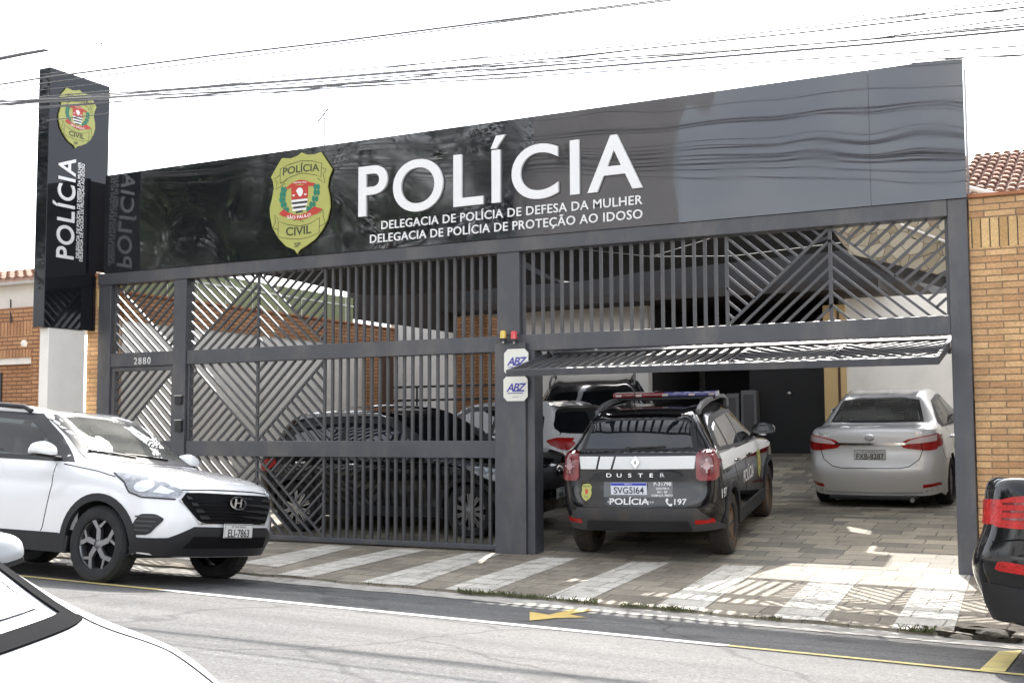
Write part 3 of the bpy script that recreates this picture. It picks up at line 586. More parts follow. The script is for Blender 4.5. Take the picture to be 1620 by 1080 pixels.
# pylon sign
TX1 = at_y(79.6, 106, -.92).x; TX0 = TX1 - .2; TY0 = -.92; TY1 = at_x(174, 145, TX1).y; TZ0, TZ1 = 2.66, at_y(79.6, 106, TY0).z
pyl = empty('pylon_sign', 'tall gloss black pylon sign with sideways POLÍCIA lettering beside the brick pillar', 'sign')
MB().prism([(TY0, TZ0), (-.066, TZ0), (-.066, 3.46), (TY1, 3.46), (TY1, TZ1), (TY0, TZ1)], lambda u, v, d: (d, u, v), TX0, TX1).build('panel', GB2, pyl, bevel=.006)
TF = lambda u, v, d: (TX1 + .001 + d, u, v)
def pylon_text(s, p0, p1, size, depth=.012, split=False, **kw):
    A, B = at_x(*p0, TX1), at_x(*p1, TX1); vs, _ = text2d(s, size, align='LEFT', **kw); x0 = min(p[0] for p in vs); w = max(p[0] for p in vs) - x0; k = (B.z - A.z) / w
    mb = MB(); text_mesh(mb, s, lambda u, v, d: (TX1 + .001 + d, A.y - v, A.z + (u - x0) * k), size, depth, align='LEFT', **kw); letters(mb, 2, pyl) if split else mb.build('lettering', LW, pyl)
sz = at_x(120, 330, TX1).y - at_x(94, 330, TX1).y
pylon_text('POLÍCIA', (115, 411), (122, 253), sz, split=True, bold=.012, space=1.1); pylon_text('DELEGACIA DE POLÍCIA DE DEFESA DA MULHER', (124.5, 409), (132, 258), .05, .004, bold=.02); pylon_text('DELEGACIA DE POLÍCIA DE PROTEÇÃO AO IDOSO', (130, 414), (138.5, 261), .05, .004, bold=.02)
c1, t1, b1_ = at_x(121, 189, TX1), at_x(121, 142, TX1), at_x(121, 236, TX1); H1 = t1.z - b1_.z; l1, r1 = at_x(92, 185, TX1), at_x(151, 195, TX1); w1 = (r1.y - l1.y) / (.637 * H1)
shield(pyl, lambda u, v, d: (TX1 + .004 + d, c1.y + u * H1 * w1, c1.z + v * H1))
# ------------------------------------------------------------------ masonry
BRICK = paving('ochre_brick', (.50, .275, .13), (.70, .445, .22), (.27, .18, .10), .27, .060, noise=.26, msize=.006, distort=.006, bump=.9, axis='XZ', rough=.8, wear=(.36, .24, .11, .5))
BRICKY = paving('ochre_brick_side', (.50, .275, .13), (.70, .445, .22), (.27, .18, .10), .27, .060, noise=.26, msize=.006, distort=.006, bump=.9, axis='YZ', rough=.8, wear=(.36, .24, .11, .5))
SOLD = paving('soldier_brick', (.50, .30, .12), (.74, .50, .235), (.12, .08, .045), .078, 40, noise=.16, msize=.006, distort=.004, bump=.9, axis='XZ', offset=0, rough=.8)
ORB = paving('orange_brick', (.40, .19, .085), (.52, .27, .13), (.10, .06, .04), .22, .06, noise=.2, msize=.006, distort=.006, bump=.9, axis='XZ', rough=.8)
ORBY = paving('orange_brick_side', (.40, .19, .085), (.52, .27, .13), (.10, .06, .04), .22, .06, noise=.2, msize=.006, distort=.006, bump=.9, axis='YZ', rough=.8)
ORSO = paving('orange_soldier', (.40, .19, .085), (.52, .27, .13), (.10, .06, .04), .07, 40, noise=.2, msize=.006, distort=.004, bump=.9, axis='XZ', offset=0, rough=.8)
PLAS = mat('white_plaster', (.86, .83, .77), .85, var=.08, vscale=1.5, bump=.15, bscale=60, dirt=(.58, .54, .47, .3), dscale=.9)
CLAY = mat('clay_coping', (.42, .17, .08), .8, var=.25, vscale=8)
rw = empty('brick_wall', 'tall ochre brick wall at the right end of the gates, behind the black car', 'wall')
z1, z2 = at_y(1560, 392, 0).z, at_y(1560, 346, 0).z; zt = at_y(1560, 312, 0).z
MB().box((XR1 + .012, -.03, -.25), (9, .2, z1)).build('brick_face', BRICK, rw); MB().box((XR1 + .012, -.031, z1), (9, .2, z2)).build('soldier_course', SOLD, rw); MB().box((XR1 + .012, -.03, z2), (9, .2, zt)).build('brick_face', BRICK, rw)
MB().box((XR1 + .008, -.055, zt), (9, .22, zt + .03)).build('coping', CLAY, rw); MB().box((XR1 + .13, .2, -.2), (XR1 + .28, 9.4, 3.0)).build('side_wall', PLAS, rw)
bp_ = empty('brick_pillar', 'narrow ochre brick pillar between the pylon sign and the gate frame', 'pillar')
bx0 = at_y(137.5, 560, -.06).x; ptop = at_y(150, 437, 0).z; MB().box((bx0, -.06, 0), (XL0 - .004, .25, ptop - .42)).build('brick_face', BRICK, bp_); MB().box((bx0, -.061, ptop - .42), (XL0 - .004, .25, ptop - .21)).build('soldier_course', SOLD, bp_); MB().box((bx0, -.06, ptop - .21), (XL0 - .004, .25, ptop - .02)).build('brick_face', BRICK, bp_); MB().box((bx0 - .03, -.085, ptop - .02), (XL0 - .002, .27, ptop + .02)).build('coping', CLAY, bp_)
wp = MB().box((TX0 + .02, at_x(76, 560, TX1 - .02).y, -.03), (TX1 - .02, at_x(134, 560, TX1 - .02).y, TZ0 - .003)).build('white_pillar', PLAS, bevel=.01); tag(wp, 'plain white plastered pillar carrying the black pylon sign', 'pillar')
# house on the left
TILE = mat('roof_tile', (.27, .15, .105), .85, var=.35, vscale=7, dirt=(.18, .13, .09, .6), dscale=3)
def tile_roof(name, origin, ux, uy, nx, ny, w, l, parent, m=TILE):
    """barrel tiles: ux along the eave, uy up the slope"""
    mb = MB(); o = Vector(origin); ux, uy = Vector(ux), Vector(uy); n = ux.cross(uy).normalized(); n = n if n.z > 0 else -n
    for i in range(nx):
        for j in range(ny):
            jx = RND.uniform(-.006, .006); r0, r1 = w * .36, w * .30
            p = o + ux * ((i + .5) * w + jx) + uy * (j * l) + n * .03; q = p + uy * (l * 1.15) - n * .035; k = 7
            vs = [c + ux * (r * math.cos(math.pi * t / (k-1))) + n * (r * .8 * math.sin(math.pi * t / (k-1)) + .012) for c, r in ((p, r0), (q, r1)) for t in range(k)]
            mb.add(vs, [(t, t+1, k+t+1, k+t) for t in range(k-1)] + [tuple(range(k))])
    a, b, c, d = o, o + ux * nx * w, o + ux * nx * w + uy * ny * l, o + uy * ny * l
    mb.add([a, b, c, d, a - n*.03, b - n*.03, c - n*.03, d - n*.03], [(0,1,2,3),(4,5,6,7),(0,1,5,4),(1,2,6,5),(2,3,7,6),(3,0,4,7)])
    return mb.build(name, m, parent, fixn=False)
lh = empty('brick_house', 'orange brick and white house left of the black pylon sign', 'house')
LY = 1.0
def Lz(py): return at_y(40, py, LY).z
lxe = at_y(79, 560, LY).x
MB().box((-24, LY, -.1), (lxe - .28, LY + .25, Lz(575))).build('porch_wall', ORB, lh); MB().box((lxe - .28, LY - .1, -.1), (lxe, LY + .25, Lz(487))).build('pier', ORB, lh)
MB().box((-24, LY - .08, Lz(576)), (lxe - .282, LY + .24, Lz(566))).build('lintel', PLAS, lh)
MB().box((-24, LY - .11, Lz(566)), (lxe - .283, LY + .24, Lz(553))).build('soldier_course', ORSO, lh); MB().box((-24, LY - .10, Lz(553)), (lxe - .281, LY + .24, Lz(531))).build('brick_face', ORB, lh); MB().box((-24, LY - .10, Lz(531)), (lxe - .281, LY + .24, Lz(509))).build('soldier_course', ORSO, lh); MB().box((-24, LY - .10, Lz(509)), (lxe - .281, LY + .24, Lz(487))).build('brick_face', ORB, lh)
MB().box((-24, LY + .05, Lz(487)), (lxe - .3, LY + 4, Lz(450))).build('upper_wall', PLAS, lh); MB().box((-24, LY - .12, Lz(450)), (lxe - .2, LY + .3, Lz(446))).build('gutter', mat('gutter_grey', (.5, .48, .45), .5), lh)
tile_roof('roof', (-22.5, LY - .1, Lz(446)), (1, 0, 0), (0, .96, .27), 44, 4, .19, .33, lh)
MB().box((-24, LY - .02, .0), (at_y(4, 600, LY).x, LY + .02, Lz(588))).build('doorway', DARKP, lh)
pl = at_y(38, 548, LY - .3); lamp = empty('wall_bracket', 'small white cable bracket on the brick balcony of the left house', 'bracket'); MB().lathe([(0, 0), (.035, 0), (.05, .05), (.03, .09), (0, .1)], Matrix.Translation(pl), 14).build('insulator', PLAS, lamp, smooth=True); MB().bar(pl + Vector((0, 0, .03)), (pl.x, LY - .105, pl.z + .03), .02, .02).build('arm', DARKP, lamp)
o = MB().tube([at_y(17, 474, LY - .05), at_y(17, 510, LY - .13)], .012).build('vent_pipe', DARKP); tag(o, 'thin dark upright rod on the brick balcony of the left house', 'rod')
# house roof on the right, behind the brick wall
rh = empty('tiled_house', 'house with sunlit clay barrel tile roof behind the right brick wall', 'house')
e0 = at_y(1532, 310, 3.2); tile_roof('roof', (e0.x - .2, 3.2, e0.z - .02), (1, 0, 0), (0, .93, .37), 80, 11, .12, .26, rh)
MB().box((e0.x - .1, 3.6, -.2), (9, 7, e0.z)).build('wall', PLAS, rh)
o = MB().tube([at_y(1531, 297, 2.3), at_y(1590, 312, 2.5)], .03, 12).build('drain_pipe', mat('pipe_white', (.72, .72, .7), .35)); tag(o, 'white drain pipe slanting below the clay tile roof', 'pipe')
# ------------------------------------------------------------------ yard behind the gates
GREENP = mat('pale_green_paint', (.24, .27, .14), .7, var=.12, vscale=2, dirt=(.25, .26, .15, .5), dscale=2)
WPX = -12.20
lw = empty('party_wall', 'long side wall of the yard, white below with an orange brick band above', 'wall')
MB().box((WPX - .09, .28, -.02), (WPX, 9.45, 2.83)).build('plaster_face', PLAS, lw); MB().box((WPX - .092, .28, 2.83), (WPX + .02, 7.0, 3.2)).build('brick_band', ORBY, lw); MB().box((WPX - .092, 7.0, 2.83), (WPX, 9.45, 3.3)).build('plaster_face', PLAS, lw); MB().box((WPX - .09, 5.72, 3.301), (WPX - .01, 9.45, 4.6)).build('light_stop_board', mat('dark_brown_soffit', (.022, .017, .014), .7), lw)  # last dark board is added to stop light leaking in over the wall
MB().box((WPX - .06, .28, 3.2), (WPX + .05, 7.0, 3.225)).build('coping', CLAY, lw)
gp = empty('green_parapet', 'pale green panelled parapet above the brick band of the side wall', 'parapet'); MB().box((WPX - .09, .30, 3.226), (WPX - .02, 5.7, 3.66)).build('panel', GREENP, gp)
mb = MB(); mb.box((WPX - .02, .30, 3.50), (WPX - .008, 5.7, 3.525))
for k in range(9): mb.box((WPX - .02, .5 + k * .62, 3.23), (WPX - .010, .515 + k * .62, 3.655))
mb.build('seam', mat('seam_white', (.7, .7, .62), .6), gp)
o = empty('brick_pilaster', 'slim orange brick pilaster standing against the side wall', 'pilaster'); MB().box((WPX + .003, 6.0, .4), (WPX + .30, 6.35, 2.82)).build('brick_face', ORB, o); MB().box((WPX + .301, 6.02, .4), (WPX + .42, 6.33, 2.8)).build('door_edge', mat('dark_brown_wood', (.10, .05, .03), .6), o)
c0x, c1x = at_y(718, 560, 7.0).x, at_y(771, 560, 7.0).x
o = empty('brick_column', 'square orange brick column standing in the yard behind the black car', 'column'); MB().box((c0x, 7.0, .5), (c1x, 7.45, at_y(745, 500, 7).z)).build('brick_face', ORB, o)
lo = empty('low_wall', 'low grey wall with a dark pipe handrail at the back of the yard', 'wall')
GRC = mat('grey_render', (.22, .21, .20), .85, var=.15, vscale=3, bump=.2)
MB().box((WPX + .01, 6.6, .4), (-11.1, 6.78, 1.62)).build('render_face', GRC, lo)
for zz in (1.88, 2.12): MB().tube([(WPX + .02, 6.66, zz), (c0x + .02, 6.66, zz + .005), (c0x - .05 + 1.9, 6.66, zz + .01)], .02).build('handrail', DARKP, lo)
for xx in (-11.5, -10.7, -9.8): MB().tube([(xx, 6.66, .6), (xx, 6.66, 2.12)], .018).build('baluster', DARKP, lo)
hb = empty('back_house', 'white house at the back of the yard with a dark recessed garage', 'house')
HY = 9.5; XA, XB, XCr, XD = at_y(1026, 620, HY).x, at_y(1305, 620, HY).x, at_y(1340, 620, HY).x, -1.2; HT = at_y(920, 489, HY).z
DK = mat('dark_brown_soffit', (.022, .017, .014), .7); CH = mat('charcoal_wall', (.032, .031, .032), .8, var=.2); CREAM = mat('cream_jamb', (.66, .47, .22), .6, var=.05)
MB().box((-13, HY, .3), (XA, HY + .2, HT)).build('wall', PLAS, hb); MB().box((XCr, HY, .3), (XD, HY + .2, 3.6)).build('wall', PLAS, hb)
MB().box((XB, HY - .03, .3), (XCr - .002, HY + .3, 3.5)).build('door_jamb', CREAM, hb); MB().box((XB + .24, HY - .036, .3), (XB + .285, HY - .031, 3.45)).build('jamb_groove', mat('dark_brown_wood', ()), hb)
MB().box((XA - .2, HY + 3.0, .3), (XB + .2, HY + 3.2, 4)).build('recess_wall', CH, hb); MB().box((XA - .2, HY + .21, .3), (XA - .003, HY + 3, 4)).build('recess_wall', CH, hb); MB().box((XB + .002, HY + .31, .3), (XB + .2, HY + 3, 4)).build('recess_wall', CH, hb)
gx = at_y(1186, 620, HY + .8).x
MB().box((gx, HY + .8, .9), (XB - .004, HY + .86, 3.3)).build('garage_door', mat('black_door', (.020, .020, .021), .45), hb); MB().lathe([(0, 0), (.035, 0), (.03, .03), (0, .04)], Matrix.Translation((gx + .75, HY + .798, 2.0)) @ Matrix.Rotation(rad(90), 4, 'X'), 14).build('door_knob', STEEL, hb, smooth=True)
MB().box((-13, 8.7, HT), (-3.8, 13, HT + .16)).build('soffit', DK, hb); MB().box((-15, HY + .02, HT + .161), (-3.35, 14, 7.1)).build('upper_wall', CH, hb); MB().box((-15.1, HY - .05, 7.1), (-3.3, 14.1, 7.22)).build('roof_slab', DK, hb)  # upper storey and its slab added, mostly out of view, to block the sun
nb = at_y(1095, 603, HY + 2.95); o = MB().box((nb.x - .28, nb.y, nb.z - .2), (nb.x + .28, nb.y + .03, nb.z + .2)).build('notice_board', mat('board_grey', (.16, .155, .14), .7)); tag(o, 'small dull notice board on the dark wall of the recess', 'board')
mb = MB()
for k in range(4): mb.box((nb.x - .2, nb.y - .006, nb.z - .13 + k * .075), (nb.x + .2 - .07 * (k % 2), nb.y - .002, nb.z - .11 + k * .075))
mb.build('notice', DARKP, o)
for k, (x0, x1, y0, y1, lb) in enumerate(((1150, 1168, 622, 690, 'narrow grey metal cabinet beside the white-framed cabinet in the recess'), (1173, 1196, 617, 690, 'white-framed drinks cabinet in the dark recess beside the garage door'))):
    A, B = at_y(x0, y1, HY + .6), at_y(x1, y0, HY + .6); o = empty('cabinet', lb, 'cabinet'); A.z = .9
    MB().box((A.x, A.y, A.z), (B.x, A.y + .45, B.z)).build('case', mat('cabinet_grey', (.20, .20, .20), .5), o, bevel=.01); MB().box((A.x + .05, A.y - .012, A.z + .15), (B.x - .05, A.y - .002, B.z - .08)).build('door', mat('cabinet_door', (.11, .11, .115), .3), o)
# carport on the right with a stone gable
cp = empty('carport', 'carport over the silver sedan with a crazy-paved stone gable', 'carport')
def crazy(name):
    m = bpy.data.materials.new(name); m.use_nodes = True; nt = m.node_tree; b = nt.nodes['Principled BSDF']; L = nt.links.new; N = nt.nodes.new
    tc = N('ShaderNodeTexCoord'); v = N('ShaderNodeTexVoronoi'); v.feature = 'DISTANCE_TO_EDGE'; v.inputs['Scale'].default_value = 5.6; v2 = N('ShaderNodeTexVoronoi'); v2.inputs['Scale'].default_value = 5.6
    L(tc.outputs['Object'], v.inputs[0]); L(tc.outputs['Object'], v2.inputs[0])
    cr = N('ShaderNodeValToRGB'); cr.color_ramp.elements[0].color = (.27, .21, .13, 1); cr.color_ramp.elements[1].color = (.55, .50, .38, 1); bw = N('ShaderNodeRGBToBW'); L(v2.outputs['Color'], bw.inputs[0]); L(bw.outputs[0], cr.inputs[0])
    r = N('ShaderNodeMapRange'); r.inputs[1].default_value = .0; r.inputs[2].default_value = .018; L(v.outputs[0], r.inputs[0])
    mx = N('ShaderNodeMix'); mx.data_type = 'RGBA'; mx.inputs[6].default_value = (.13, .10, .07, 1); L(r.outputs[0], mx.inputs[0]); L(cr.outputs[0], mx.inputs[7]); L(mx.outputs[2], b.inputs['Base Color']); b.inputs['Roughness'].default_value = .85
    bp = N('ShaderNodeBump'); bp.inputs['Distance'].default_value = .03; L(r.outputs[0], bp.inputs['Height']); L(bp.outputs[0], b.inputs['Normal']); return m
GYY = 4.6
gl = [at_y(1308, 352, GYY), at_y(1345, 402, GYY), at_y(1500, 438, GYY)]
edge = [(p.x, p.z) for p in gl]; xr = XR1 + .12; sl = (edge[2][1] - edge[1][1]) / (edge[2][0] - edge[1][0]); edge.append((xr, edge[2][1] + sl * (xr - edge[2][0])))
poly = edge + [(xr, 4.2), (edge[0][0], 4.2)]
MB().prism(poly, lambda u, v, d: (u, GYY + d, v), 0, .22).build('gable', crazy('crazy_stone'), cp)
mb = MB(); q = stroke(edge[1:], .05); mb.prism([(a, b - .03) for a, b in q], lambda u, v, d: (u, GYY - .03 + d, v), 0, .3); mb.build('trim', DK, cp)
mb = MB()
for (a, b), (c, d) in zip(edge, edge[1:]): mb.add([(a, GYY + .221, b + .03), (c, GYY + .221, d + .03), (c, 7.2, d + .03), (a, 7.2, b + .03), (a, GYY + .221, b + .12), (c, GYY + .221, d + .12), (c, 7.2, d + .12), (a, 7.2, b + .12)], [(0,1,2,3),(4,5,6,7),(0,1,5,4),(2,3,7,6),(1,2,6,5),(3,0,4,7)])
mb.build('ceiling', DK, cp); MB().tube([at_y(1425, 355, GYY - .06), at_y(1500, 384, GYY - .06)], .018).build('conduit', PLAS, cp)
# dark shade sail with a torn slit and two holes
def sail_front(x): return pw(x, [(-12.1, 3.5), (-6.6, 3.5), (-5.2, 3.72), (-4.7, 3.92), (-4.36, 4.2), (-3.5, 4.3)])
FE = [(-10.8, 1.1), (-9.8, .95), (-8.7, .2), (-6.7, .16), (-6.0, .55), (-5.2, 1.30), (-4.75, 2.1), (-4.5, 3.0), (-4.36, 3.9), (-3.5, 4.0)]
def sail_z(x, y):
    yf = pw(x, FE); t = max(0, min(1, (y - yf) / (7.1 - yf))); s = max(0, min(1, (x + 12.1) / 8.3))
    return lerp(sail_front(x), 3.80 + .3 * s, t) - .16 * math.sin(math.pi * t) * (.4 + math.sin(math.pi * s)) + .05 * math.sin(x * 1.7 + y) * math.sin(math.pi * t)
def sail_hit(o, d):
    t = (3.6 - o.z) / d.z
    for _ in range(30): p = o + d * t; t += (sail_z(p.x, p.y) - p.z) / d.z * .7
    return o + d * t
outer = FE + [(-3.5, 4.5), (-3.76, 4.55), (-3.76, 4.86), (-3.3, 4.9), (-3.3, 7.1), (-8, 6.8), (-10.8, 7.1)]
holes = []
holes.append([sail_hit(CAM, ray(*p)) for p in ((829, 411), (832, 424), (880, 444), (942, 470), (905, 445))])
def spot(px, pts):
    c = walk_at(px[0], px[1], lambda x, y: floor_z(y) if y > 0 else walk_z(x, y)); out = []
    for dx, dy in pts: q = c + Vector((dx, dy, 0)); q.z = floor_z(q.y) if q.y > 0 else walk_z(q.x, q.y); out.append(sail_hit(q, SUNV))
    return out
holes.append(spot((1362, 840), [(-.22, .30), (-.10, -.06), (.14, -.20), (.10, .05)])); holes.append(spot((912, 917), [(-.12, .10), (-.05, -.12), (.13, -.02), (.02, .10)]))
vs, es = [], []
def ring(pts, step=.3):
    n0 = len(vs); out = []
    for a, b in zip(pts, pts[1:] + pts[:1]):
        n = max(1, int(math.hypot(b[0]-a[0], b[1]-a[1]) / step)); out += [(lerp(a[0], b[0], i/n), lerp(a[1], b[1], i/n)) for i in range(n)]
    vs.extend(Vector(p) for p in out); es.extend((n0 + i, n0 + (i+1) % len(out)) for i in range(len(out)))
hp = [[(p.x, p.y) for p in h] for h in holes]
ring(outer)
for h in hp: ring(h, .2)
def inside(p, poly):
    c = False; j = len(poly) - 1
    for i in range(len(poly)):
        if (poly[i][1] > p[1]) != (poly[j][1] > p[1]) and p[0] < (poly[j][0]-poly[i][0])*(p[1]-poly[i][1])/(poly[j][1]-poly[i][1]) + poly[i][0]: c = not c
        j = i
    return c
for i in range(30):
    for j in range(32):
        p = (-12 + i * .285, .3 + j * .285)
        if inside(p, outer): vs.append(Vector(p))
V, E_, F_, *_ = geometry.delaunay_2d_cdt(vs, es, [], 0, 1e-5)
mb = MB(); mb.v = [(p.x, p.y, sail_z(p.x, p.y)) for p in V]
for f in F_:
    c = (sum(V[i].x for i in f) / len(f), sum(V[i].y for i in f) / len(f))
    if inside(c, outer) and not any(inside(c, h) for h in hp): mb.f.append(tuple(f))
o = mb.build('shade_sail', mat('shade_cloth', (.022, .023, .026), .85, var=.35, vscale=1.2, bump=.2, bscale=120)); sd = o.modifiers.new('s', 'SOLIDIFY'); sd.thickness = .006
tag(o, 'dark shade cloth stretched over the yard with a torn slit', 'shade sail')
rp = at_y(1031, 406, 1.2)
for k, pts in enumerate(([(905, 393), (1031, 406), (1128, 376)], [(1031, 406), (1160, 405), (1330, 384)])):
    P = [at_y(*q, 1.2) for q in pts]; o = MB().tube(P, .004, 6).build('tie_cord', mat('cord_grey', (.45, .45, .44), .7)); tag(o, ['white cord dipping in a V behind the upper right bars', 'white cord running right from the V-shaped one behind the chevron'][k], 'cord', 'cords under the shade sail')
# roof antenna and cables
o = empty('roof_antenna', 'thin television antenna standing above the black fascia', 'antenna'); AL = mat('thin_grey', (.22, .22, .22), .5)
MB().tube([at_y(513, 180, 5), at_y(514, 260, 5)], .012, 6).build('mast', AL, o); MB().tube([at_y(503, 193, 5), at_y(520, 171, 5)], .014, 6).build('boom', AL, o)
mb = MB()
for t in (.1, .35, .6, .85): p = at_y(503, 193, 5).lerp(at_y(520, 171, 5), t); mb.tube([p + Vector((-.05, -.2, .04)), p + Vector((.05, .2, -.04))], .006, 5)
mb.build('element', AL, o)
CAB = mat('cable_black', (.13, .13, .135), .6)
cables = [([(-60,143),(78,122),(340,88),(540,65),(780,34),(1053,0),(1300,-36)], .014, -2.2, 'thick bundled cable crossing the top of the pylon sign'),
 ([(163,68),(300,49),(540,13),(640,1),(800,-22)], .008, -2.0, 'thin cable leaving the splice at the upper left'),
 ([(-60,164),(70,158),(173,154),(327,147),(540,134),(820,116),(1080,95),(1380,70),(1620,47),(1720,38)], .013, -2.3, 'lowest thick cable running the whole width above the fascia'),
 ([(420,127),(593,110),(820,84),(1080,57),(1293,33),(1580,2),(1700,-12)], .007, -2.1, 'thin cable uppermost of the middle bundle'),
 ([(420,130),(540,121),(823,98),(1080,71),(1287,50),(1620,12),(1700,3)], .010, -2.15, 'dark cable second from the top of the middle bundle'),
 ([(560,121),(740,107),(1080,85),(1323,67),(1620,42),(1700,35)], .010, -2.25, 'dark cable just above the lowest thick cable'),
 ([(1200,77),(1380,62),(1500,44),(1620,28),(1700,20)], .008, -2.28, 'short run of cable rising at the upper right edge'),
 ([(420,147),(650,137),(1040,122),(1373,105),(1620,88),(1700,82)], .006, -1.9, 'faint lowest thin cable passing the top right of the fascia'),
 ([(-60,178),(167,162),(330,152)], .008, -2.35, 'short low cable crossing the yellow shield of the pylon'),
 ([(-60,170),(120,159),(260,150),(540,137)], .007, -2.5, 'low cable just beneath the thick one at the pylon'),
 ([(480,62),(590,47),(780,24),(967,2),(1100,-16)], .006, -1.95, 'faint thin cable at the top middle of the sky'),
 ([(900,50),(1080,30),(1357,3),(1450,-6)], .005, -1.95, 'faintest thin cable at the top right of the sky'),
 ([(700,98),(860,84),(1080,66),(1293,42),(1500,17),(1620,3),(1700,-6)], .008, -2.18, 'thin cable threading between two darker ones at the upper right'),
 ([(900,101),(1080,88),(1330,66),(1500,50),(1620,38),(1700,30)], .009, -2.2, 'cable crossing just above the lowest thick cable at the right'),
 ([(1150,62),(1300,44),(1460,24),(1620,17),(1700,10)], .007, -2.12, 'thin pale cable at the upper right corner'),
 ([(520,72),(700,48),(900,21),(1053,2),(1250,-26)], .009, -2.25, 'cable twisting round the thick bundle at the top')]
for pts, r, Y, lb in cables:
    P = [at_y(a, b, Y) for a, b in pts]; out = []
    for i in range(len(P) - 1):
        for t in (0, .34, .67): out.append(P[i].lerp(P[i+1], t))
    out.append(P[-1]); a0, a1 = out[0] + (out[0] - out[1]) * 30, out[-1] + (out[-1] - out[-2]) * 20
    o = MB().tube([a0] + out + [a1], r * .78, 6).build('street_cable', CAB, smooth=True); tag(o, lb, 'cable', 'overhead street cables')
o = MB().tube([at_y(-1400, 395, -2.2), at_y(-500, 200, -2.2), at_y(-60, 106, -2.2), at_y(0, 93, -2.2), at_y(35, 86, -2.2), at_y(70, 80, -2.2), at_y(76, 80, -2.2)], [.012, .012, .020, .022, .02, .018, .008], 10).build('cable_splice', CAB, smooth=True); tag(o, 'black cable splice sleeve at the far upper left', 'splice')
o = MB().tube([at_y(*q, -2.2) for q in ((74, 82), (88, 97), (104, 104), (122, 100), (145, 82), (163, 68))], .006, 6).build('loop_cable', CAB, smooth=True); tag(o, 'thin slack cable loop hanging beside the splice sleeve', 'cable')
# ------------------------------------------------------------------ across the street (seen mirrored in the black sign)
BARK = mat('bark', (.10, .075, .055), .9, var=.3, vscale=8, bump=.6); LEAF = mat('leaf', (.045, .075, .022), .6, var=.6, vscale=1.5); 
def tree(x, y, z0, h, cr, label, seed):
    rn = random.Random(seed); o = empty('street_tree', label, 'tree', 'trees across the street', (x, y, z0)); th = h * .42
    mb = MB(); mb.tube([(0, 0, -.3), (.05, .02, th * .5), (0, .08, th), (.1, 0, h * .75)], [.20, .15, .12, .04], 10); tips = []
    for k in range(9):
        a = k * 2.4 + rn.uniform(-.3, .3); zz = th * rn.uniform(.85, 1.2); l = cr * rn.uniform(.55, .95); e = Vector((math.cos(a) * l, math.sin(a) * l, zz + l * rn.uniform(.35, .9))); mb.tube([(0, .05, zz), e * .5 + Vector((0, 0, zz * .5 + .1)), e], [.07, .045, .015], 6); tips.append(e)
    mb.build('trunk', BARK, o, smooth=True)
    mb = MB(); cl = [t + Vector((rn.gauss(0, .3), rn.gauss(0, .3), rn.gauss(0, .3))) for t in tips] + [Vector((rn.gauss(0, cr * .45), rn.gauss(0, cr * .45), th + (h - th) * rn.uniform(.3, .95))) for _ in range(16)]
    for c in cl:
        R_ = cr * rn.uniform(.22, .40)
        for _ in range(330):
            d = Vector((rn.gauss(0, 1), rn.gauss(0, 1), rn.gauss(0, .8))); d = d.normalized() * R_ * rn.random() ** .4; p = c + d; a = Vector((rn.uniform(-1, 1), rn.uniform(-1, 1), rn.uniform(-.5, .5))).normalized() * .10; b = a.cross(Vector((rn.uniform(-1, 1), rn.uniform(-1, 1), 1))).normalized() * .05
            mb.add([p - a, p + b, p + a, p - b], [(0, 1, 2, 3)])
    mb.build('crown', LEAF, o, fixn=False)
for i, (x, y, h, cr, lb) in enumerate(((-27, -15.5, 11, 3.6, 'leftmost broad tree across the street'), (-22.0, -14.2, 10, 3.2, 'second tree across the street, trunk close to the kerb'), (-18.2, -16.2, 11.5, 3.3, 'tall tree across the street beside the plain house'), (-33, -16, 12, 4, 'far tree across the street down the road'), (-24.5, -18.5, 12, 3.8, 'tree standing back between the two left trees across the street'), (-15.4, -19.5, 11, 3.4, 'tree rising behind the beige house wall across the street'), (-29.5, -19, 13, 4.2, 'tallest dark tree behind the leftmost one across the street'))): tree(x, y, zg(x) + .25, h, cr, lb, i + 3)
oh = empty('plain_house', 'plain narrow beige house across the street', 'house')
ohz = zg(-13)
MB().prism([(-14.2, -16.5), (-9.9, -16.5), (-11.0, -18.6), (-14.2, -18.6)], lambda u, v, d: (u, v, d), ohz, ohz + 11).build('wall', mat('beige_wall', (.265, .262, .27), .85, var=.25, vscale=.5), oh); MB().prism([(-14.3, -16.4), (-9.8, -16.4), (-10.9, -18.7), (-14.3, -18.7)], lambda u, v, d: (u, v, d), ohz + 11, ohz + 11.2).build('roof_slab', GRC, oh)
for (wx, wz) in ((-12.6, 2.4),):
    f = MB().box((wx - .7, -16.502, ohz + wz), (wx + .7, -16.44, ohz + wz + 1.3)).build('window', PLAS, oh); MB().box((wx - .62, -16.439, ohz + wz + .08), (wx + .62, -16.43, ohz + wz + 1.22)).build('pane', mat('pane_dark', (.02, .025, .03), .08), f)
MB().box((-12.9, -16.502, ohz), (-11.9, -16.45, ohz + 2.3)).build('door', mat('dark_brown_wood', ()), oh)
lwall = empty('boundary_wall', 'low rendered boundary wall across the street', 'wall'); MB().box((-40, -14.6, zg(-10) - .2), (14, -14.42, zg(-10) + 1.5)).build('render_face', mat('beige_wall', ()), lwall); MB().box((-40, -14.64, zg(-10) + 1.5), (14, -14.38, zg(-10) + 1.56)).build('coping', CONC, lwall)
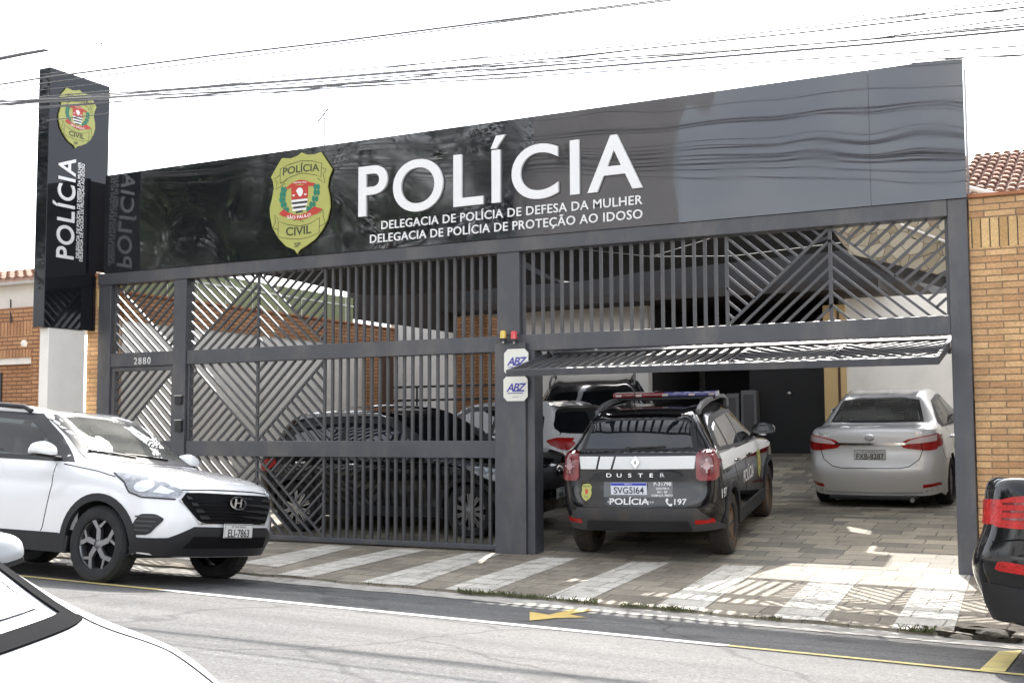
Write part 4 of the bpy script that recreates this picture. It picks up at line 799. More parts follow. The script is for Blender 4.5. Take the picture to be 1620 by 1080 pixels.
# ------------------------------------------------------------------ vehicles
def cr(p, t):
    a, b, c, d = p
    return b + ((c - a) * t + (2*a - 5*b + 4*c - d) * t*t + (3*b - a - 3*c + d) * t**3) * .5
def spline(pts, n):
    out = []; m = len(pts)
    for i in range(m - 1):
        q = [pts[max(i-1, 0)], pts[i], pts[i+1], pts[min(i+2, m-1)]]
        if i == 0: q[0] = pts[0] * 2 - pts[1]
        if i == m - 2: q[3] = pts[-1] * 2 - pts[-2]
        out += [cr(q, k / n) for k in range(n)]
    return out + [pts[-1]]
class Car:
    """local frame: x forward, y left, z up, origin on the ground midway between the axles"""
    def __init__(s, name, label, cat, rails, wb, paint, wheel_r, arch_r=None, nu=9, nv=5, holes=(), lining=None, group=None, tyre_y=.775):
        s.root = empty(name, label, cat, group); s.wb = wb; s.paint = paint; s.wr = wheel_r; s.ar = arch_r or wheel_r + .05; s.ty = tyre_y
        C, R, S, M, L = [[Vector(p) for p in r] for r in rails]
        C = [Vector((p[0], 0, p[-1])) for p in rails[0]]
        Q = [Vector((lerp(c.x, r.x, .30), r.y * .58, lerp(c.z, r.z, .24))) for c, r in zip(C, R)]
        half = [L, M, S, R, Q, C]
        ctl = half + [[Vector((p.x, -p.y, p.z)) for p in r] for r in half[-2::-1]]
        cols = [spline(r, nu) for r in ctl]; nr = len(cols[0])
        rows = [spline([c[i] for c in cols], nv) for i in range(nr)]; nc = len(rows[0])
        s.rows = rows
        vs = [p for r in rows for p in r]
        fs = [(i*nc+j, i*nc+j+1, (i+1)*nc+j+1, (i+1)*nc+j) for i in range(nr-1) for j in range(nc-1)]
        s.bvh = BVHTree.FromPolygons(vs, fs)
        under = [(i*nc, (i+1)*nc, (i+1)*nc+nc-1, i*nc+nc-1) for i in range(nr-1)]
        mb = MB(); mb.add(vs, fs + under + [tuple(range(nc)), tuple((nr-1)*nc + k for k in range(nc))[::-1]])
        dark = mat('wheel_well', (.008, .008, .008), .9)
        body = mb.build('body', paint, s.root); body.data.materials.append(dark); s.body = body
        me = body.data; bm = bmesh.new(); bm.from_mesh(me); bmesh.ops.triangulate(bm, faces=[f for f in bm.faces if len(f.verts) > 4]); bm.to_mesh(me); bm.free()
        cm = MB()
        for sx in (1, -1):
            for sy in (1, -1):
                c = Vector((sx * wb / 2, 0, wheel_r)); n = 40; r = s.ar
                prof = [(c.x + r*math.cos(2*math.pi*k/n), c.z + r*math.sin(2*math.pi*k/n)) for k in range(n)]
                a, b = sy * .50, sy * 1.2
                cm.add([(x, a, z) for x, z in prof] + [(x, b, z) for x, z in prof], [tuple(range(n)), tuple(range(n, 2*n))[::-1]] + [(k, (k+1) % n, (k+1) % n + n, k + n) for k in range(n)])
        cut = cm.build('cut', dark); md = body.modifiers.new('b', 'BOOLEAN'); md.operation = 'DIFFERENCE'; md.object = cut; md.solver = 'EXACT'
        bpy.context.view_layer.update()
        nm = bpy.data.meshes.new_from_object(body.evaluated_get(bpy.context.evaluated_depsgraph_get())); body.modifiers.clear(); body.data = nm; bpy.data.objects.remove(cut)
        nm.materials.clear(); nm.materials.append(paint); nm.materials.append(dark)
        bm = bmesh.new(); bm.from_mesh(nm); kill = []
        for f in bm.faces:
            c = f.calc_center_median(); f.smooth = True; f.material_index = 0
            for sx in (1, -1):
                if math.hypot(c.x - sx * wb/2, c.z - wheel_r) < s.ar * .998 and abs(c.y) < .98: 
                    hit = s.bvh.find_nearest(c)
                    if hit[3] > .004 or abs(c.y) < .6: f.material_index = 1
            if c.z < .32 and f.normal.z < -.6: f.material_index = 1
            for pr, poly in holes:
                u, v, dn = s.coords(pr, c, f.normal)
                if dn > .12 and inside((u, v), poly): kill.append(f); break
        bmesh.ops.delete(bm, geom=kill, context='FACES'); bm.to_mesh(nm); bm.free(); nm.name = 'body'
        e = body.modifiers.new('e', 'EDGE_SPLIT'); e.split_angle = rad(38)
        if lining:
            nrm = []
            l = MB(); N_ = {}
            ctr = Vector((-.3, 0, .8))
            for i, p in enumerate(vs):
                h = s.bvh.find_nearest(p); n = h[1]; n = n if n.dot(p - ctr) > 0 else -n; l.v.append(tuple(p - n * .035))
            for f in fs:
                c = sum((vs[i] for i in f), Vector()) / 4; n = (vs[f[2]] - vs[f[0]]).cross(vs[f[3]] - vs[f[1]]).normalized(); n = n if n.dot(c - ctr) > 0 else -n
                if c.z < .5 or c.x > 1.0: continue
                ok = True
                for pr, poly in holes:
                    u, v, dn = s.coords(pr, c, n)
                    if dn > .1 and inside((u, v), poly): ok = False
                if ok: l.f.append(f)
            l.box((-1.6, -.7, .45), (.9, .7, .5)); l.build('cabin_lining', lining, s.root, fixn=False)
    def coords(s, pr, c, n):
        if pr == 'R': return c.x, c.z, -n.y
        if pr == 'L': return c.x, c.z, n.y
        if pr == 'F': return c.y, c.z, n.x
        if pr == 'B': return c.y, c.z, -n.x
        return c.x, c.y, n.z
    def cast(s, pr, u, v):
        if pr == 'R': o, d = Vector((u, -2, v)), Vector((0, 1, 0))
        elif pr == 'L': o, d = Vector((u, 2, v)), Vector((0, -1, 0))
        elif pr == 'F': o, d = Vector((4, u, v)), Vector((-1, 0, 0))
        elif pr == 'B': o, d = Vector((-4, u, v)), Vector((1, 0, 0))
        else: o, d = Vector((u, v, 4)), Vector((0, 0, -1))
        h = s.bvh.ray_cast(o, d)
        if h[0] is None:
            k = {'R': Vector((u, -.86, v)), 'L': Vector((u, .86, v)), 'F': Vector((1.9, u, v)), 'B': Vector((-1.9, u, v)), 'T': Vector((u, v, 1.2))}[pr]
            h = s.bvh.find_nearest(k)
        n = h[1]; n = n if n.dot(d) < 0 else -n
        return h[0], n
    def patch(s, name, pr, poly, m, off=.004, parent=None, res=.06, thick=.012, holes=()):
        """a panel of outline poly lying on the body, raised by off"""
        vs, es = [], []
        def ring(pts):
            n0 = len(vs); out = []
            for a, b in zip(pts, pts[1:] + pts[:1]):
                n = max(1, int(math.hypot(b[0]-a[0], b[1]-a[1]) / res)); out += [(lerp(a[0], b[0], i/n), lerp(a[1], b[1], i/n)) for i in range(n)]
            vs.extend(Vector(p) for p in out); es.extend((n0 + i, n0 + (i+1) % len(out)) for i in range(len(out)))
        ring(poly)
        for h in holes: ring(h)
        x0, x1 = min(p[0] for p in poly), max(p[0] for p in poly); y0, y1 = min(p[1] for p in poly), max(p[1] for p in poly)
        for i in range(1, int((x1-x0)/res) + 1):
            for j in range(1, int((y1-y0)/res) + 1):
                p = (x0 + i*res - res*.37, y0 + j*res - res*.41)
                if inside(p, poly) and not any(inside(p, h) for h in holes): vs.append(Vector(p))
        V, E_, F_, *_ = geometry.delaunay_2d_cdt(vs, es, [], 0, 1e-6)
        fs = []
        for f in F_:
            c = (sum(V[i].x for i in f)/len(f), sum(V[i].y for i in f)/len(f))
            if inside(c, poly) and not any(inside(c, h) for h in holes): fs.append(tuple(f))
        H = [s.cast(pr, p.x, p.y) for p in V]; n = len(V)
        top = [h + nn * off for h, nn in H]; bot = [h - nn * thick for h, nn in H]
        cnt = {}
        for f in fs:
            for i in range(len(f)): cnt[(f[i], f[(i+1) % len(f)])] = 1
        side = [(a, b) for a, b in cnt if (b, a) not in cnt]
        mb = MB(); mb.add(top + bot, fs + [(b, a, a+n, b+n) for a, b in side])
        o = mb.build(name, m, parent or s.root, fixn=False); me = o.data
        bm = bmesh.new(); bm.from_mesh(me); bmesh.ops.delete(bm, geom=[v for v in bm.verts if not v.link_faces], context='VERTS'); bm.normal_update()
        c = Vector((0, 0, .7)); up = sum((f.normal.dot(f.calc_center_median() - c) for f in bm.faces if len(f.verts) != 4 or True), 0)
        if up < 0: bmesh.ops.reverse_faces(bm, faces=bm.faces)
        for f in bm.faces: f.smooth = True
        bm.to_mesh(me); bm.free()
        e = o.modifiers.new('e', 'EDGE_SPLIT'); e.split_angle = rad(35); return o
    def both(s, name, poly, m, **k):
        return [s.patch(name, pr, poly, m, **k) for pr in ('R', 'L')]
    def mirror(s, name, pr, poly, m, **k):
        return [s.patch(name, pr, poly, m, **k), s.patch(name, pr, [(-a, b) for a, b in poly][::-1], m, **k)]
    def line(s, name, pr, path, w, m, off=.0015, parent=None):
        return s.patch(name, pr, stroke(path, w), m, off=off, parent=parent, res=.05, thick=.004)
    def text(s, name, pr, t, u, v, size, m, off=.006, parent=None, xs=1, **k):
        """lettering on the body centred on u, baseline v"""
        vs, fs = text2d(t, size, **k); sg = -1 if pr in ('B', 'L') else 1
        if pr == 'F': sg = 1
        mb = MB(); out = []
        for a, b in vs:
            uu = u + sg * a * xs; h, n = s.cast(pr, uu, v + b); out.append(h + n * off)
        mb.add(out, fs); return mb.build(name, m, parent or s.root)
    def shape(s, mb, pr, poly, off, thick=.004):
        n = len(poly); top, bot = [], []
        for u, v in poly: h, nn = s.cast(pr, u, v); top.append(h + nn * off); bot.append(h + nn * (off - thick))
        tr = geometry.tessellate_polygon([[Vector((u, v, 0)) for u, v in poly]])
        return mb.add(top + bot, [tuple(t) for t in tr] + [(i, (i+1) % n, (i+1) % n + n, i + n) for i in range(n)])
    def wheels(s, style, tyre_m, rim_m, dark_m, w=.215, rim=.23, tags=None, steer=0, only=None):
        for sx in (1, -1):
            for sy in (1, -1):
                if only and (sx, sy) not in only: continue
                M = Matrix.Translation((sx * s.wb/2, sy * s.ty, s.wr)) @ Matrix.Rotation(rad(steer) if sx > 0 else 0, 4, 'Z') @ Matrix.Rotation(rad(-90 * sy), 4, 'X')   # local +z outwards
                R_, h = s.wr, w / 2
                tp = [(rim - .01, -h*.9), (rim + .02, -h), (R_ - .03, -h*.98), (R_ - .006, -h*.75), (R_, -h*.35), (R_, h*.35), (R_ - .006, h*.75), (R_ - .03, h*.98), (rim + .02, h), (rim - .004, h*.9), (rim - .02, h*.5)]
                mb = MB().lathe(tp, M, 48)
                for k in range(56):   # tread blocks
                    a = 2*math.pi*k/56
                    for z0, z1, da in ((-h*.7, -h*.12, 0), (h*.12, h*.7, .05)):
                        Mk = M @ Matrix.Rotation(a + da, 4, 'Z'); mb.box((R_ - .004, -.012, z0), (R_ + .004, .012, z1), Mk)
                t = mb.build('wheel', tyre_m, s.root, smooth=True)
                mb = MB().lathe([(rim - .02, -h*.8), (rim - .025, h*.45), (rim - .004, h*.86), (rim + .004, h*.9), (rim + .006, h*.82)], M, 48)
                mb.lathe([(.055, h*.30), (.055, h*.62), (.04, h*.68), (0, h*.68)], M, 20)
                mb2 = MB().lathe([(rim - .026, h*.1), (.0, h*.1)], M, 40)   # brake disc painted black, standing in for shade inside the wheel
                def spoke(poly, d0, d1): mb.prism(poly, lambda u, v, d: M @ (Matrix.Rotation(s._a, 4, 'Z') @ Vector((u, v, d))), d0, d1)
                n = {'five': 5, 'multi': 10, 'steel': 5, 'sedan': 10}[style]
                for k in range(n):
                    s._a = 2*math.pi*k/n + .3
                    if style == 'five': 
                        spoke([(.04, -.028), (.13, -.022), (rim - .015, .055), (rim - .01, .098), (rim - .03, .098), (.13, .028), (.04, .022)], h*.42, h*.74); spoke([(rim - .09, .035), (rim - .012, -.06), (rim - .01, -.09), (rim - .10, .0)], h*.42, h*.70)
                    elif style == 'steel': spoke([(.04, -.045), (rim - .015, -.055), (rim - .015, .055), (.04, .045)], h*.35, h*.66)
                    else: spoke([(.04, -.016), (rim - .015, -.022), (rim - .015, -.004), (.06, .0)], h*.42, h*.72); spoke([(.06, .002), (rim - .015, .012), (rim - .015, .028), (.04, .018)], h*.42, h*.70)
                mb.build('rim', rim_m, t, smooth=True); mb2.build('brake_disc', dark_m, t)
    def arches(s, m, w=.055, off=.012, a0=-20, a1=200, name='arch_trim'):
        for sx in (1, -1):
            cx = sx * s.wb/2; r0, r1 = s.ar - .006, s.ar + w
            A = [rad(lerp(a0, a1, i/24)) for i in range(25)]
            poly = [(cx + r1*math.cos(a), s.wr + r1*math.sin(a)) for a in A] + [(cx + r0*math.cos(a), s.wr + r0*math.sin(a)) for a in A[::-1]]
            s.both(name, poly, m, off=off, res=.05, thick=.03)
    def place(s, x, y, heading, gz, k=.93, steer=0):
        """sit the four wheels on the ground gz(x, y)"""
        c, d = math.cos(rad(heading)), math.sin(rad(heading)); f = Vector((c, d)); l = Vector((-d, c)); hb, ht = s.wb/2*k, s.ty*k
        zf = [gz(x + f.x*hb*a + l.x*ht*b, y + f.y*hb*a + l.y*ht*b) for a, b in ((1, 1), (1, -1), (-1, 1), (-1, -1))]
        px_ = math.atan2((zf[0] + zf[1] - zf[2] - zf[3]) / 2, 2*hb); rl = math.atan2((zf[0] + zf[2] - zf[1] - zf[3]) / 2, 2*ht)
        s.root.location = (x, y, sum(zf)/4 - .004); s.root.rotation_euler = (Matrix.Rotation(rad(heading), 3, 'Z') @ Matrix.Rotation(-px_, 3, 'Y') @ Matrix.Rotation(rl, 3, 'X')).to_euler(); s.root.scale = (k, k, k)
    def seats(s, m, xs):
        for x in xs:
            for sy in ((-.36, .36) if x > -.5 else (-.45, 0, .45)):
                o = MB().box((x - .12, sy - .23, .5), (x + .05, sy + .23, 1.12), Matrix.Translation((x, 0, .5)) @ Matrix.Rotation(rad(-14), 4, 'Y') @ Matrix.Translation((-x, 0, -.5))).build('seat', m, s.root, bevel=.05)
                MB().box((x - .17 - .06, sy - .12, 1.13), (x - .17 + .04, sy + .12, 1.32)).build('headrest', m, o, bevel=.035)
def mirror_rails(C, R, S, M, L): return (C, R, S, M, L)
TYRE = mat('tyre_rubber', (.018, .018, .019), .85, var=.3, vscale=9, dirt=(.06, .055, .045, .35), dscale=6)
TYRED = mat('dusty_tyre', (.03, .025, .02), .9, var=.3, vscale=9, dirt=(.22, .12, .055, .85), dscale=4)
TRIM = mat('black_trim', (.010, .010, .011), .5, var=.15, vscale=5, bump=.06, bscale=300); CLAD = mat('cladding_plastic', (.013, .013, .015), .62, var=.12, vscale=4, bump=.08, bscale=250)
GAP = mat('panel_gap', (.010, .010, .011), .95, spec=.08); CHR = mat('chrome', (.75, .75, .76), .1, metal=1); DARKG = mat('dark_glass', (.008, .010, .012), .02, spec=.75, coat=.3); ALLOY = mat('alloy_silver', (.50, .50, .51), .28, metal=.9); ALLOYD = mat('alloy_dark', (.05, .05, .052), .4, metal=.5)
LENS = mat('lamp_clear', (.30, .31, .325), .12, metal=.55, coat=.8, bump=.3, bscale=38, var=.5, vscale=16); LENSR = mat('lamp_red', (.42, .010, .008), .2, spec=.35, coat=.25, bump=.3, bscale=50, var=.5, vscale=22); LENSD = mat('lamp_dark_red', (.12, .004, .006), .1, coat=1); LENSW = mat('lamp_white', (.75, .62, .60), .12, coat=1)
PLW = mat('number_plate_grey', (.62, .62, .59), .5); PLN = mat('number_plate_white', (.72, .74, .80), .45); PLT = mat('number_plate_ink', (.03, .03, .035), .6); PLB = mat('number_plate_blue', (.04, .06, .42), .5)
def plate(car, pr, u, v, t, w=.40, h=.13, off=.02, new=False, tilt=0):
    hh, n = car.cast(pr, u, v); sg = 1 if pr == 'F' else -1; nx = sg
    X = hh.x + sg * off
    o = MB().box((min(X, X + sg*.012), u - w/2, v - h/2), (max(X, X + sg*.012), u + w/2, v + h/2)).build('number_plate', PLN if new else PLW, car.root, bevel=.003)
    fn = lambda a, b, d: Vector((X + sg * (.0125 + d), u + sg * a, v + b))
    mb = MB(); text_mesh(mb, t, lambda a, b, d: fn(a, b - (.05 if new else .052), d), .068 if new else .066, .002, bold=.012, space=1.04, xscale=.92 if new else .86); mb.build('plate_number', PLT, o)
    mb = MB()
    if new: mb.box((min(X + sg*.0121, X + sg*.0135), u - w/2 + .003, v + h/2 - .03), (max(X + sg*.0121, X + sg*.0135), u + w/2 - .003, v + h/2 - .002)); mb.build('plate_band', PLB, o); mb = MB(); text_mesh(mb, 'BRASIL', lambda a, b, d: fn(a, b + .040, d + .001), .017, .001, space=1.2); mb.build('plate_band_text', PLN, o)
    else: text_mesh(mb, 'SP  SAO PAULO', lambda a, b, d: fn(a, b + .030, d), .018, .001, space=1.1); mb.build('plate_town', PLT, o); mb = MB(); strip(mb, [(-w/2 + .006, -h/2 + .006), (w/2 - .006, -h/2 + .006), (w/2 - .006, h/2 - .006), (-w/2 + .006, h/2 - .006)], .006, fn, 0, .0015, True); mb.build('plate_border', PLT, o)
    return o
def h_badge(car, pr, u, v, a, b, off=.03, m=CHR):
    mb = MB(); el = ellipse(u, v, a, b, 32)
    for i in range(32):
        j = (i+1) % 32; car.shape(mb, pr, [el[i], el[j], (lerp(u, el[j][0], .80), lerp(v, el[j][1], .80)), (lerp(u, el[i][0], .80), lerp(v, el[i][1], .80))], off, .012)
    sg = 1
    for x0, x1 in ((-.42, -.22), (.22, .42)): car.shape(mb, pr, [(u + (x0 - .14)*a, v - .62*b), (u + (x0 + .08)*a, v - .62*b), (u + (x1 + .12)*a, v + .62*b), (u + (x1 - .10)*a, v + .62*b)], off, .012)
    car.shape(mb, pr, [(u - .36*a, v - .10*b), (u + .34*a, v - .02*b), (u + .36*a, v + .16*b), (u - .34*a, v + .08*b)], off + .002, .012)
    return mb.build('badge', m, car.root)
def door_mirror(car, x, z, side, mat_shell, base=TRIM, big=1):
    """ear mirror on side -1 (right) or 1 (left)"""
    h, n = car.cast('R' if side < 0 else 'L', x, z - .02); y = h.y
    bm = bmesh.new(); bmesh.ops.create_icosphere(bm, subdivisions=3, radius=1)
    mb = MB(); bm.verts.ensure_lookup_table()
    for v in bm.verts:
        px, py, pz = [math.copysign(abs(c)**.72, c) for c in v.co]; px = max(px, -.45) * (1.15 - .3 * pz); pz = max(pz, -.5)
        mb.v.append((x - .04 + px * .10 * big, y + side * (.155 + py * side * .125 * big) , z + .055 + pz * .085 * big * (1 - .25 * abs(py)) ))
    mb.f = [tuple(v.index for v in f.verts) for f in bm.faces]; bm.free()
    o = mb.build('door_mirror', mat_shell, car.root, smooth=True)
    MB().bar((x, y - side*.02, z - .01), (x - .05, y + side*.25, z + .012), .10, .03, (0, 0, 1)).build('mirror_foot', base, o, bevel=.01)
    MB().lathe([(0, 0), (1, 0)], Matrix.Translation((x - .088, y + side*.155, z + .057)) @ Matrix.Rotation(rad(-90), 4, 'Y') @ Matrix.Diagonal((.07, .105, 1, 1)), 24).build('mirror_glass', mat('mirror_glass', (.5, .52, .55), .02, metal=1), o)
    return o
def handle(car, pr, x, z, m):
    h, n = car.cast(pr, x, z); s_ = 1 if pr == 'L' else -1; mb = MB()
    mb.tube([h + Vector((.09, s_*.002, 0)), h + Vector((.07, s_*.035, .004)), h + Vector((-.07, s_*.035, .004)), h + Vector((-.09, s_*.002, 0))], [.012, .014, .014, .012], 8); return mb.build('door_handle', m, car.root, smooth=True)
def mid(xs, y, z): return [(x, y, z) for x in xs]
CRETA = ([(2.06,.27),(2.15,.50),(2.09,.86),(1.90,.98),(1.48,1.06),(1.02,1.125),(.60,1.38),(.14,1.575),(-.75,1.63),(-1.55,1.565),(-1.93,1.12),(-2.06,.97),(-2.12,.58),(-2.04,.30)],
 [(1.98,.52,.27),(2.07,.56,.50),(2.0,.60,.85),(1.80,.66,.965),(1.40,.70,1.04),(.92,.70,1.11),(.52,.635,1.36),(.08,.585,1.55),(-.75,.58,1.595),(-1.48,.56,1.53),(-1.84,.64,1.10),(-1.97,.66,.96),(-2.03,.64,.58),(-1.95,.58,.30)],
 [(1.86,.74,.28),(1.92,.78,.50),(1.84,.80,.80),(1.62,.82,.91),(1.30,.84,.98),(.86,.835,1.045),(.46,.83,1.06),(.02,.83,1.07),(-.75,.83,1.09),(-1.42,.81,1.12),(-1.72,.79,1.07),(-1.82,.79,.95),(-1.86,.79,.58),(-1.80,.74,.30)],
 [(1.66,.84,.29),(1.70,.86,.48),(1.60,.875,.68),(1.44,.885,.78),(1.12,.89,.82),(.62,.888,.82)] + mid((.28,-.15,-.75,-1.38), .886, .80) + [(-1.60,.87,.80),(-1.66,.86,.75),(-1.68,.86,.54),(-1.64,.83,.31)],
 [(1.60,.84,.24),(1.58,.865,.30),(1.50,.875,.34),(1.34,.875,.28),(1.06,.87,.25)] + mid((.6,.26,-.18,-.75,-1.32), .87, .25) + [(-1.50,.87,.28),(-1.56,.86,.31),(-1.6,.86,.32),(-1.58,.83,.27)])
DUST = ([(2.05,.32),(2.16,.55),(2.10,.92),(1.95,1.03),(1.45,1.10),(.92,1.14),(.52,1.38),(.08,1.58),(-.6,1.635),(-1.64,1.60),(-1.97,1.225),(-2.06,1.18),(-2.11,.85),(-2.17,.58),(-2.08,.36)],
 [(1.98,.55,.32),(2.08,.58,.55),(2.0,.62,.92),(1.85,.68,1.02),(1.38,.72,1.08),(.84,.72,1.13),(.46,.65,1.36),(.02,.60,1.555),(-.6,.60,1.605),(-1.60,.58,1.565),(-1.92,.68,1.215),(-2.01,.71,1.165),(-2.06,.71,.85),(-2.11,.67,.58),(-2.02,.60,.36)],
 [(1.84,.76,.33),(1.92,.80,.55),(1.84,.83,.88),(1.66,.85,.98),(1.3,.865,1.03),(.78,.86,1.07),(.40,.85,1.09),(-.02,.85,1.10),(-.6,.85,1.13),(-1.5,.835,1.17),(-1.83,.825,1.18),(-1.94,.83,1.13),(-1.98,.84,.85),(-1.99,.82,.58),(-1.90,.76,.36)],
 [(1.68,.86,.34),(1.72,.88,.52),(1.62,.895,.75),(1.48,.90,.84),(1.2,.905,.86),(.72,.90,.85)] + mid((.35,-.05,-.6,-1.45), .90, .84) + [(-1.68,.892,.88),(-1.79,.89,.86),(-1.82,.89,.74),(-1.81,.88,.55),(-1.74,.85,.36)],
 [(1.62,.86,.28),(1.6,.88,.33),(1.52,.885,.35),(1.4,.885,.30),(1.1,.88,.28)] + mid((.68,.3,-.1,-.6,-1.4), .88, .28) + [(-1.58,.88,.31),(-1.64,.88,.34),(-1.66,.88,.36),(-1.68,.875,.36),(-1.65,.85,.31)])
SEDAN = ([(2.15,.22),(2.27,.45),(2.2,.70),(2.0,.80),(1.45,.93),(.85,1.0),(.35,1.22),(-.15,1.42),(-.75,1.475),(-1.28,1.43),(-1.80,1.15),(-2.05,1.125),(-2.24,1.09),(-2.27,.80),(-2.34,.55),(-2.22,.24)],
 [(2.05,.52,.22),(2.15,.58,.45),(2.06,.62,.70),(1.85,.68,.80),(1.35,.72,.92),(.75,.70,.985),(.27,.62,1.20),(-.2,.57,1.39),(-.75,.56,1.44),(-1.24,.545,1.395),(-1.72,.62,1.135),(-1.98,.67,1.105),(-2.16,.67,1.065),(-2.19,.69,.80),(-2.25,.68,.55),(-2.14,.62,.24)],
 [(1.9,.76,.23),(1.98,.79,.45),(1.86,.80,.68),(1.6,.82,.77),(1.25,.84,.86),(.7,.84,.91),(.25,.835,.92),(-.2,.83,.94),(-.75,.83,.96),(-1.2,.82,.99),(-1.6,.80,1.03),(-1.87,.79,1.05),(-2.04,.785,1.02),(-2.06,.80,.79),(-2.09,.795,.55),(-2.0,.75,.24)],
 [(1.7,.84,.24),(1.75,.855,.42),(1.65,.865,.58),(1.45,.875,.66),(1.15,.885,.68),(.65,.885,.68)] + mid((.22,-.24,-.75,-1.16), .885, .70) + [(-1.48,.882,.74),(-1.72,.872,.76),(-1.84,.865,.74),(-1.86,.865,.64),(-1.86,.86,.50),(-1.80,.83,.25)],
 [(1.62,.84,.18),(1.6,.86,.22),(1.5,.865,.24),(1.38,.865,.2),(1.1,.86,.18)] + mid((.6,.2,-.26,-.75,-1.1), .86, .18) + [(-1.4,.86,.18),(-1.6,.86,.2),(-1.66,.86,.22),(-1.7,.86,.23),(-1.73,.855,.23),(-1.70,.83,.18)])
def scaled(rails, kx, ky, kz): return tuple([tuple(c * k for c, k in zip(p, (kx, ky, kz) if len(p) == 3 else (kx, kz))) for p in r] for r in rails)
def sc2(poly, kx, kz): return [(a * kx, b * kz) for a, b in poly]
def side_glass(car, frame, panes, gm, frame_m=TRIM):
    for pr in ('R', 'L'):
        f = car.patch('window_frame', pr, frame, frame_m, off=.003, holes=panes if gm is GLASS else ())
        for p in panes: car.patch('side_window', pr, p, gm, off=.005, thick=.003, parent=car.root)
GLASS = glass('car_glass', (.42, .47, .47)); GLASSC = glass('clear_glass', (.66, .72, .70), dust_glare=.16)
LIN = mat('cabin_grey', (.34, .34, .33), .9); SEATM = mat('seat_fabric', (.20, .20, .20), .9)
WHITE = mat('white_car_paint', (.76, .765, .77), .2, coat=1); SILVER = mat('silver_car_paint', (.80, .80, .79), .28, metal=.15, coat=.9); BLACKP = mat('black_car_paint', (.006, .006, .007), .10, spec=.45, coat=.25); GRAPH = mat('graphite_car_paint', (.035, .035, .036), .2, metal=.2, coat=1)
# --- white compact SUV parked on the street
CW_F = [(-.60,1.165),(.60,1.165),(.53,1.505),(.28,1.535),(-.28,1.535),(-.53,1.505)]
C_FR = [(.87,1.075),(.52,1.325),(.14,1.54),(-.6,1.57),(-1.25,1.54),(-1.50,1.38),(-1.55,1.20),(-1.2,1.115),(-.6,1.095)]
C_P1 = [(.60,1.125),(.32,1.325),(.05,1.465),(-.53,1.495),(-.53,1.135)]; C_P2 = [(-.60,1.135),(-.60,1.50),(-1.17,1.472),(-1.36,1.35),(-1.40,1.22),(-1.2,1.155)]
car = Car('white_suv', 'white compact SUV with black lower cladding parked on the street at left', 'car', CRETA, 2.59, WHITE, .345, holes=[('F', CW_F), ('R', C_P1), ('R', C_P2), ('L', C_P1), ('L', C_P2)], lining=LIN, nu=12, nv=6)
side_glass(car, C_FR, [C_P1, C_P2], GLASS); car.patch('windscreen', 'F', CW_F, GLASSC, off=.005, thick=.003, res=.05); car.patch('windscreen_frame', 'F', [(-.715,1.105),(.715,1.105),(.60,1.53),(.30,1.568),(-.30,1.568),(-.60,1.53)], TRIM, off=.004, holes=[CW_F], res=.05)
car.seats(SEATM, (-.15, -1.05)); MB().box((.45, -.68, .92), (.92, .68, 1.04)).build('dashboard', LIN, car.root, bevel=.05)
grl = [(-.57,.845),(.57,.845),(.625,.775),(.45,.575),(-.45,.575),(-.625,.775)]
g_ = car.patch('grille', 'F', chaikin(grl, 1, .1), GAP, off=.012, res=.05)
mb = MB()
for k, z in enumerate((.62, .675, .73, .785)): w = lerp(.43, .575, (z - .58) / .22); car.shape(mb, 'F', [(-w, z - .006), (0, z - .006), (w, z - .006), (w + .015, z + .026), (0, z + .026), (-w - .015, z + .026)], .032, .02)
mb.build('grille_slats', TRIM, g_)
mb = MB(); q = stroke(grl, .014, True); n = len(grl)
for i in range(n): j = (i+1) % n; L_, R_ = q[:n], q[n:][::-1]; car.shape(mb, 'F', [L_[i], R_[i], R_[j], L_[j]], .016, .01)
mb.build('grille_surround', ALLOY, g_)
h_badge(car, 'F', 0, .762, .115, .06, .038)
low = [(-.84,.28),(.84,.28),(.855,.43),(.70,.44),(.50,.545),(-.50,.545),(-.70,.44),(-.855,.43)]
lb = car.patch('lower_bumper', 'F', low, CLAD, off=.014, res=.05); car.patch('lower_intake', 'F', [(-.55,.36),(.55,.36),(.50,.46),(-.50,.46)], GAP, off=.018, parent=lb)
for pr in ('R', 'L'):
    hl = car.patch('headlight', pr, chaikin([(1.36,.995),(1.58,.99),(1.86,.935),(2.01,.86),(2.0,.79),(1.76,.795),(1.62,.83),(1.53,.92)], 2, .15), LENS, off=.008, res=.03)
    car.patch('lamp_reflector', pr, ellipse(1.74, .88, .085, .05, 18), CHR, off=.012, parent=hl, res=.03); car.patch('daylight_strip', pr, [(1.84,.83),(1.94,.82),(1.97,.85),(1.87,.89)], PLN, off=.012, parent=hl, res=.03); car.patch('lamp_bezel', pr, stroke([(1.38,.99),(1.54,.91),(1.63,.822),(1.76,.785),(1.99,.78)], .012), TRIM, off=.009, parent=hl, res=.03)
    fv = car.patch('fog_vent', pr, chaikin([(1.70,.455),(1.86,.46),(1.965,.60),(1.90,.645),(1.77,.64),(1.71,.56)], 2, .15), TRIM, off=.010, res=.03)
    for z in (.49, .53, .57, .61): car.patch('vent_slat', pr, [(1.73, z), (lerp(1.85, 1.94, (z-.46)/.18), z), (lerp(1.85, 1.94, (z-.46)/.18), z + .014), (1.73, z + .014)], mat('slat_grey', (.05, .05, .052), .5), off=.020, parent=fv, res=.04)
car.arches(CLAD, w=.062, off=.014)
car.both('sill_cladding', [(-.93,.25),(.93,.25),(.95,.40),(.80,.425),(-.80,.425),(-.95,.40)], CLAD, off=.012)
car.both('rear_cladding', [(-1.98,.28),(-1.66,.28),(-1.68,.46),(-2.0,.48)], CLAD, off=.012)
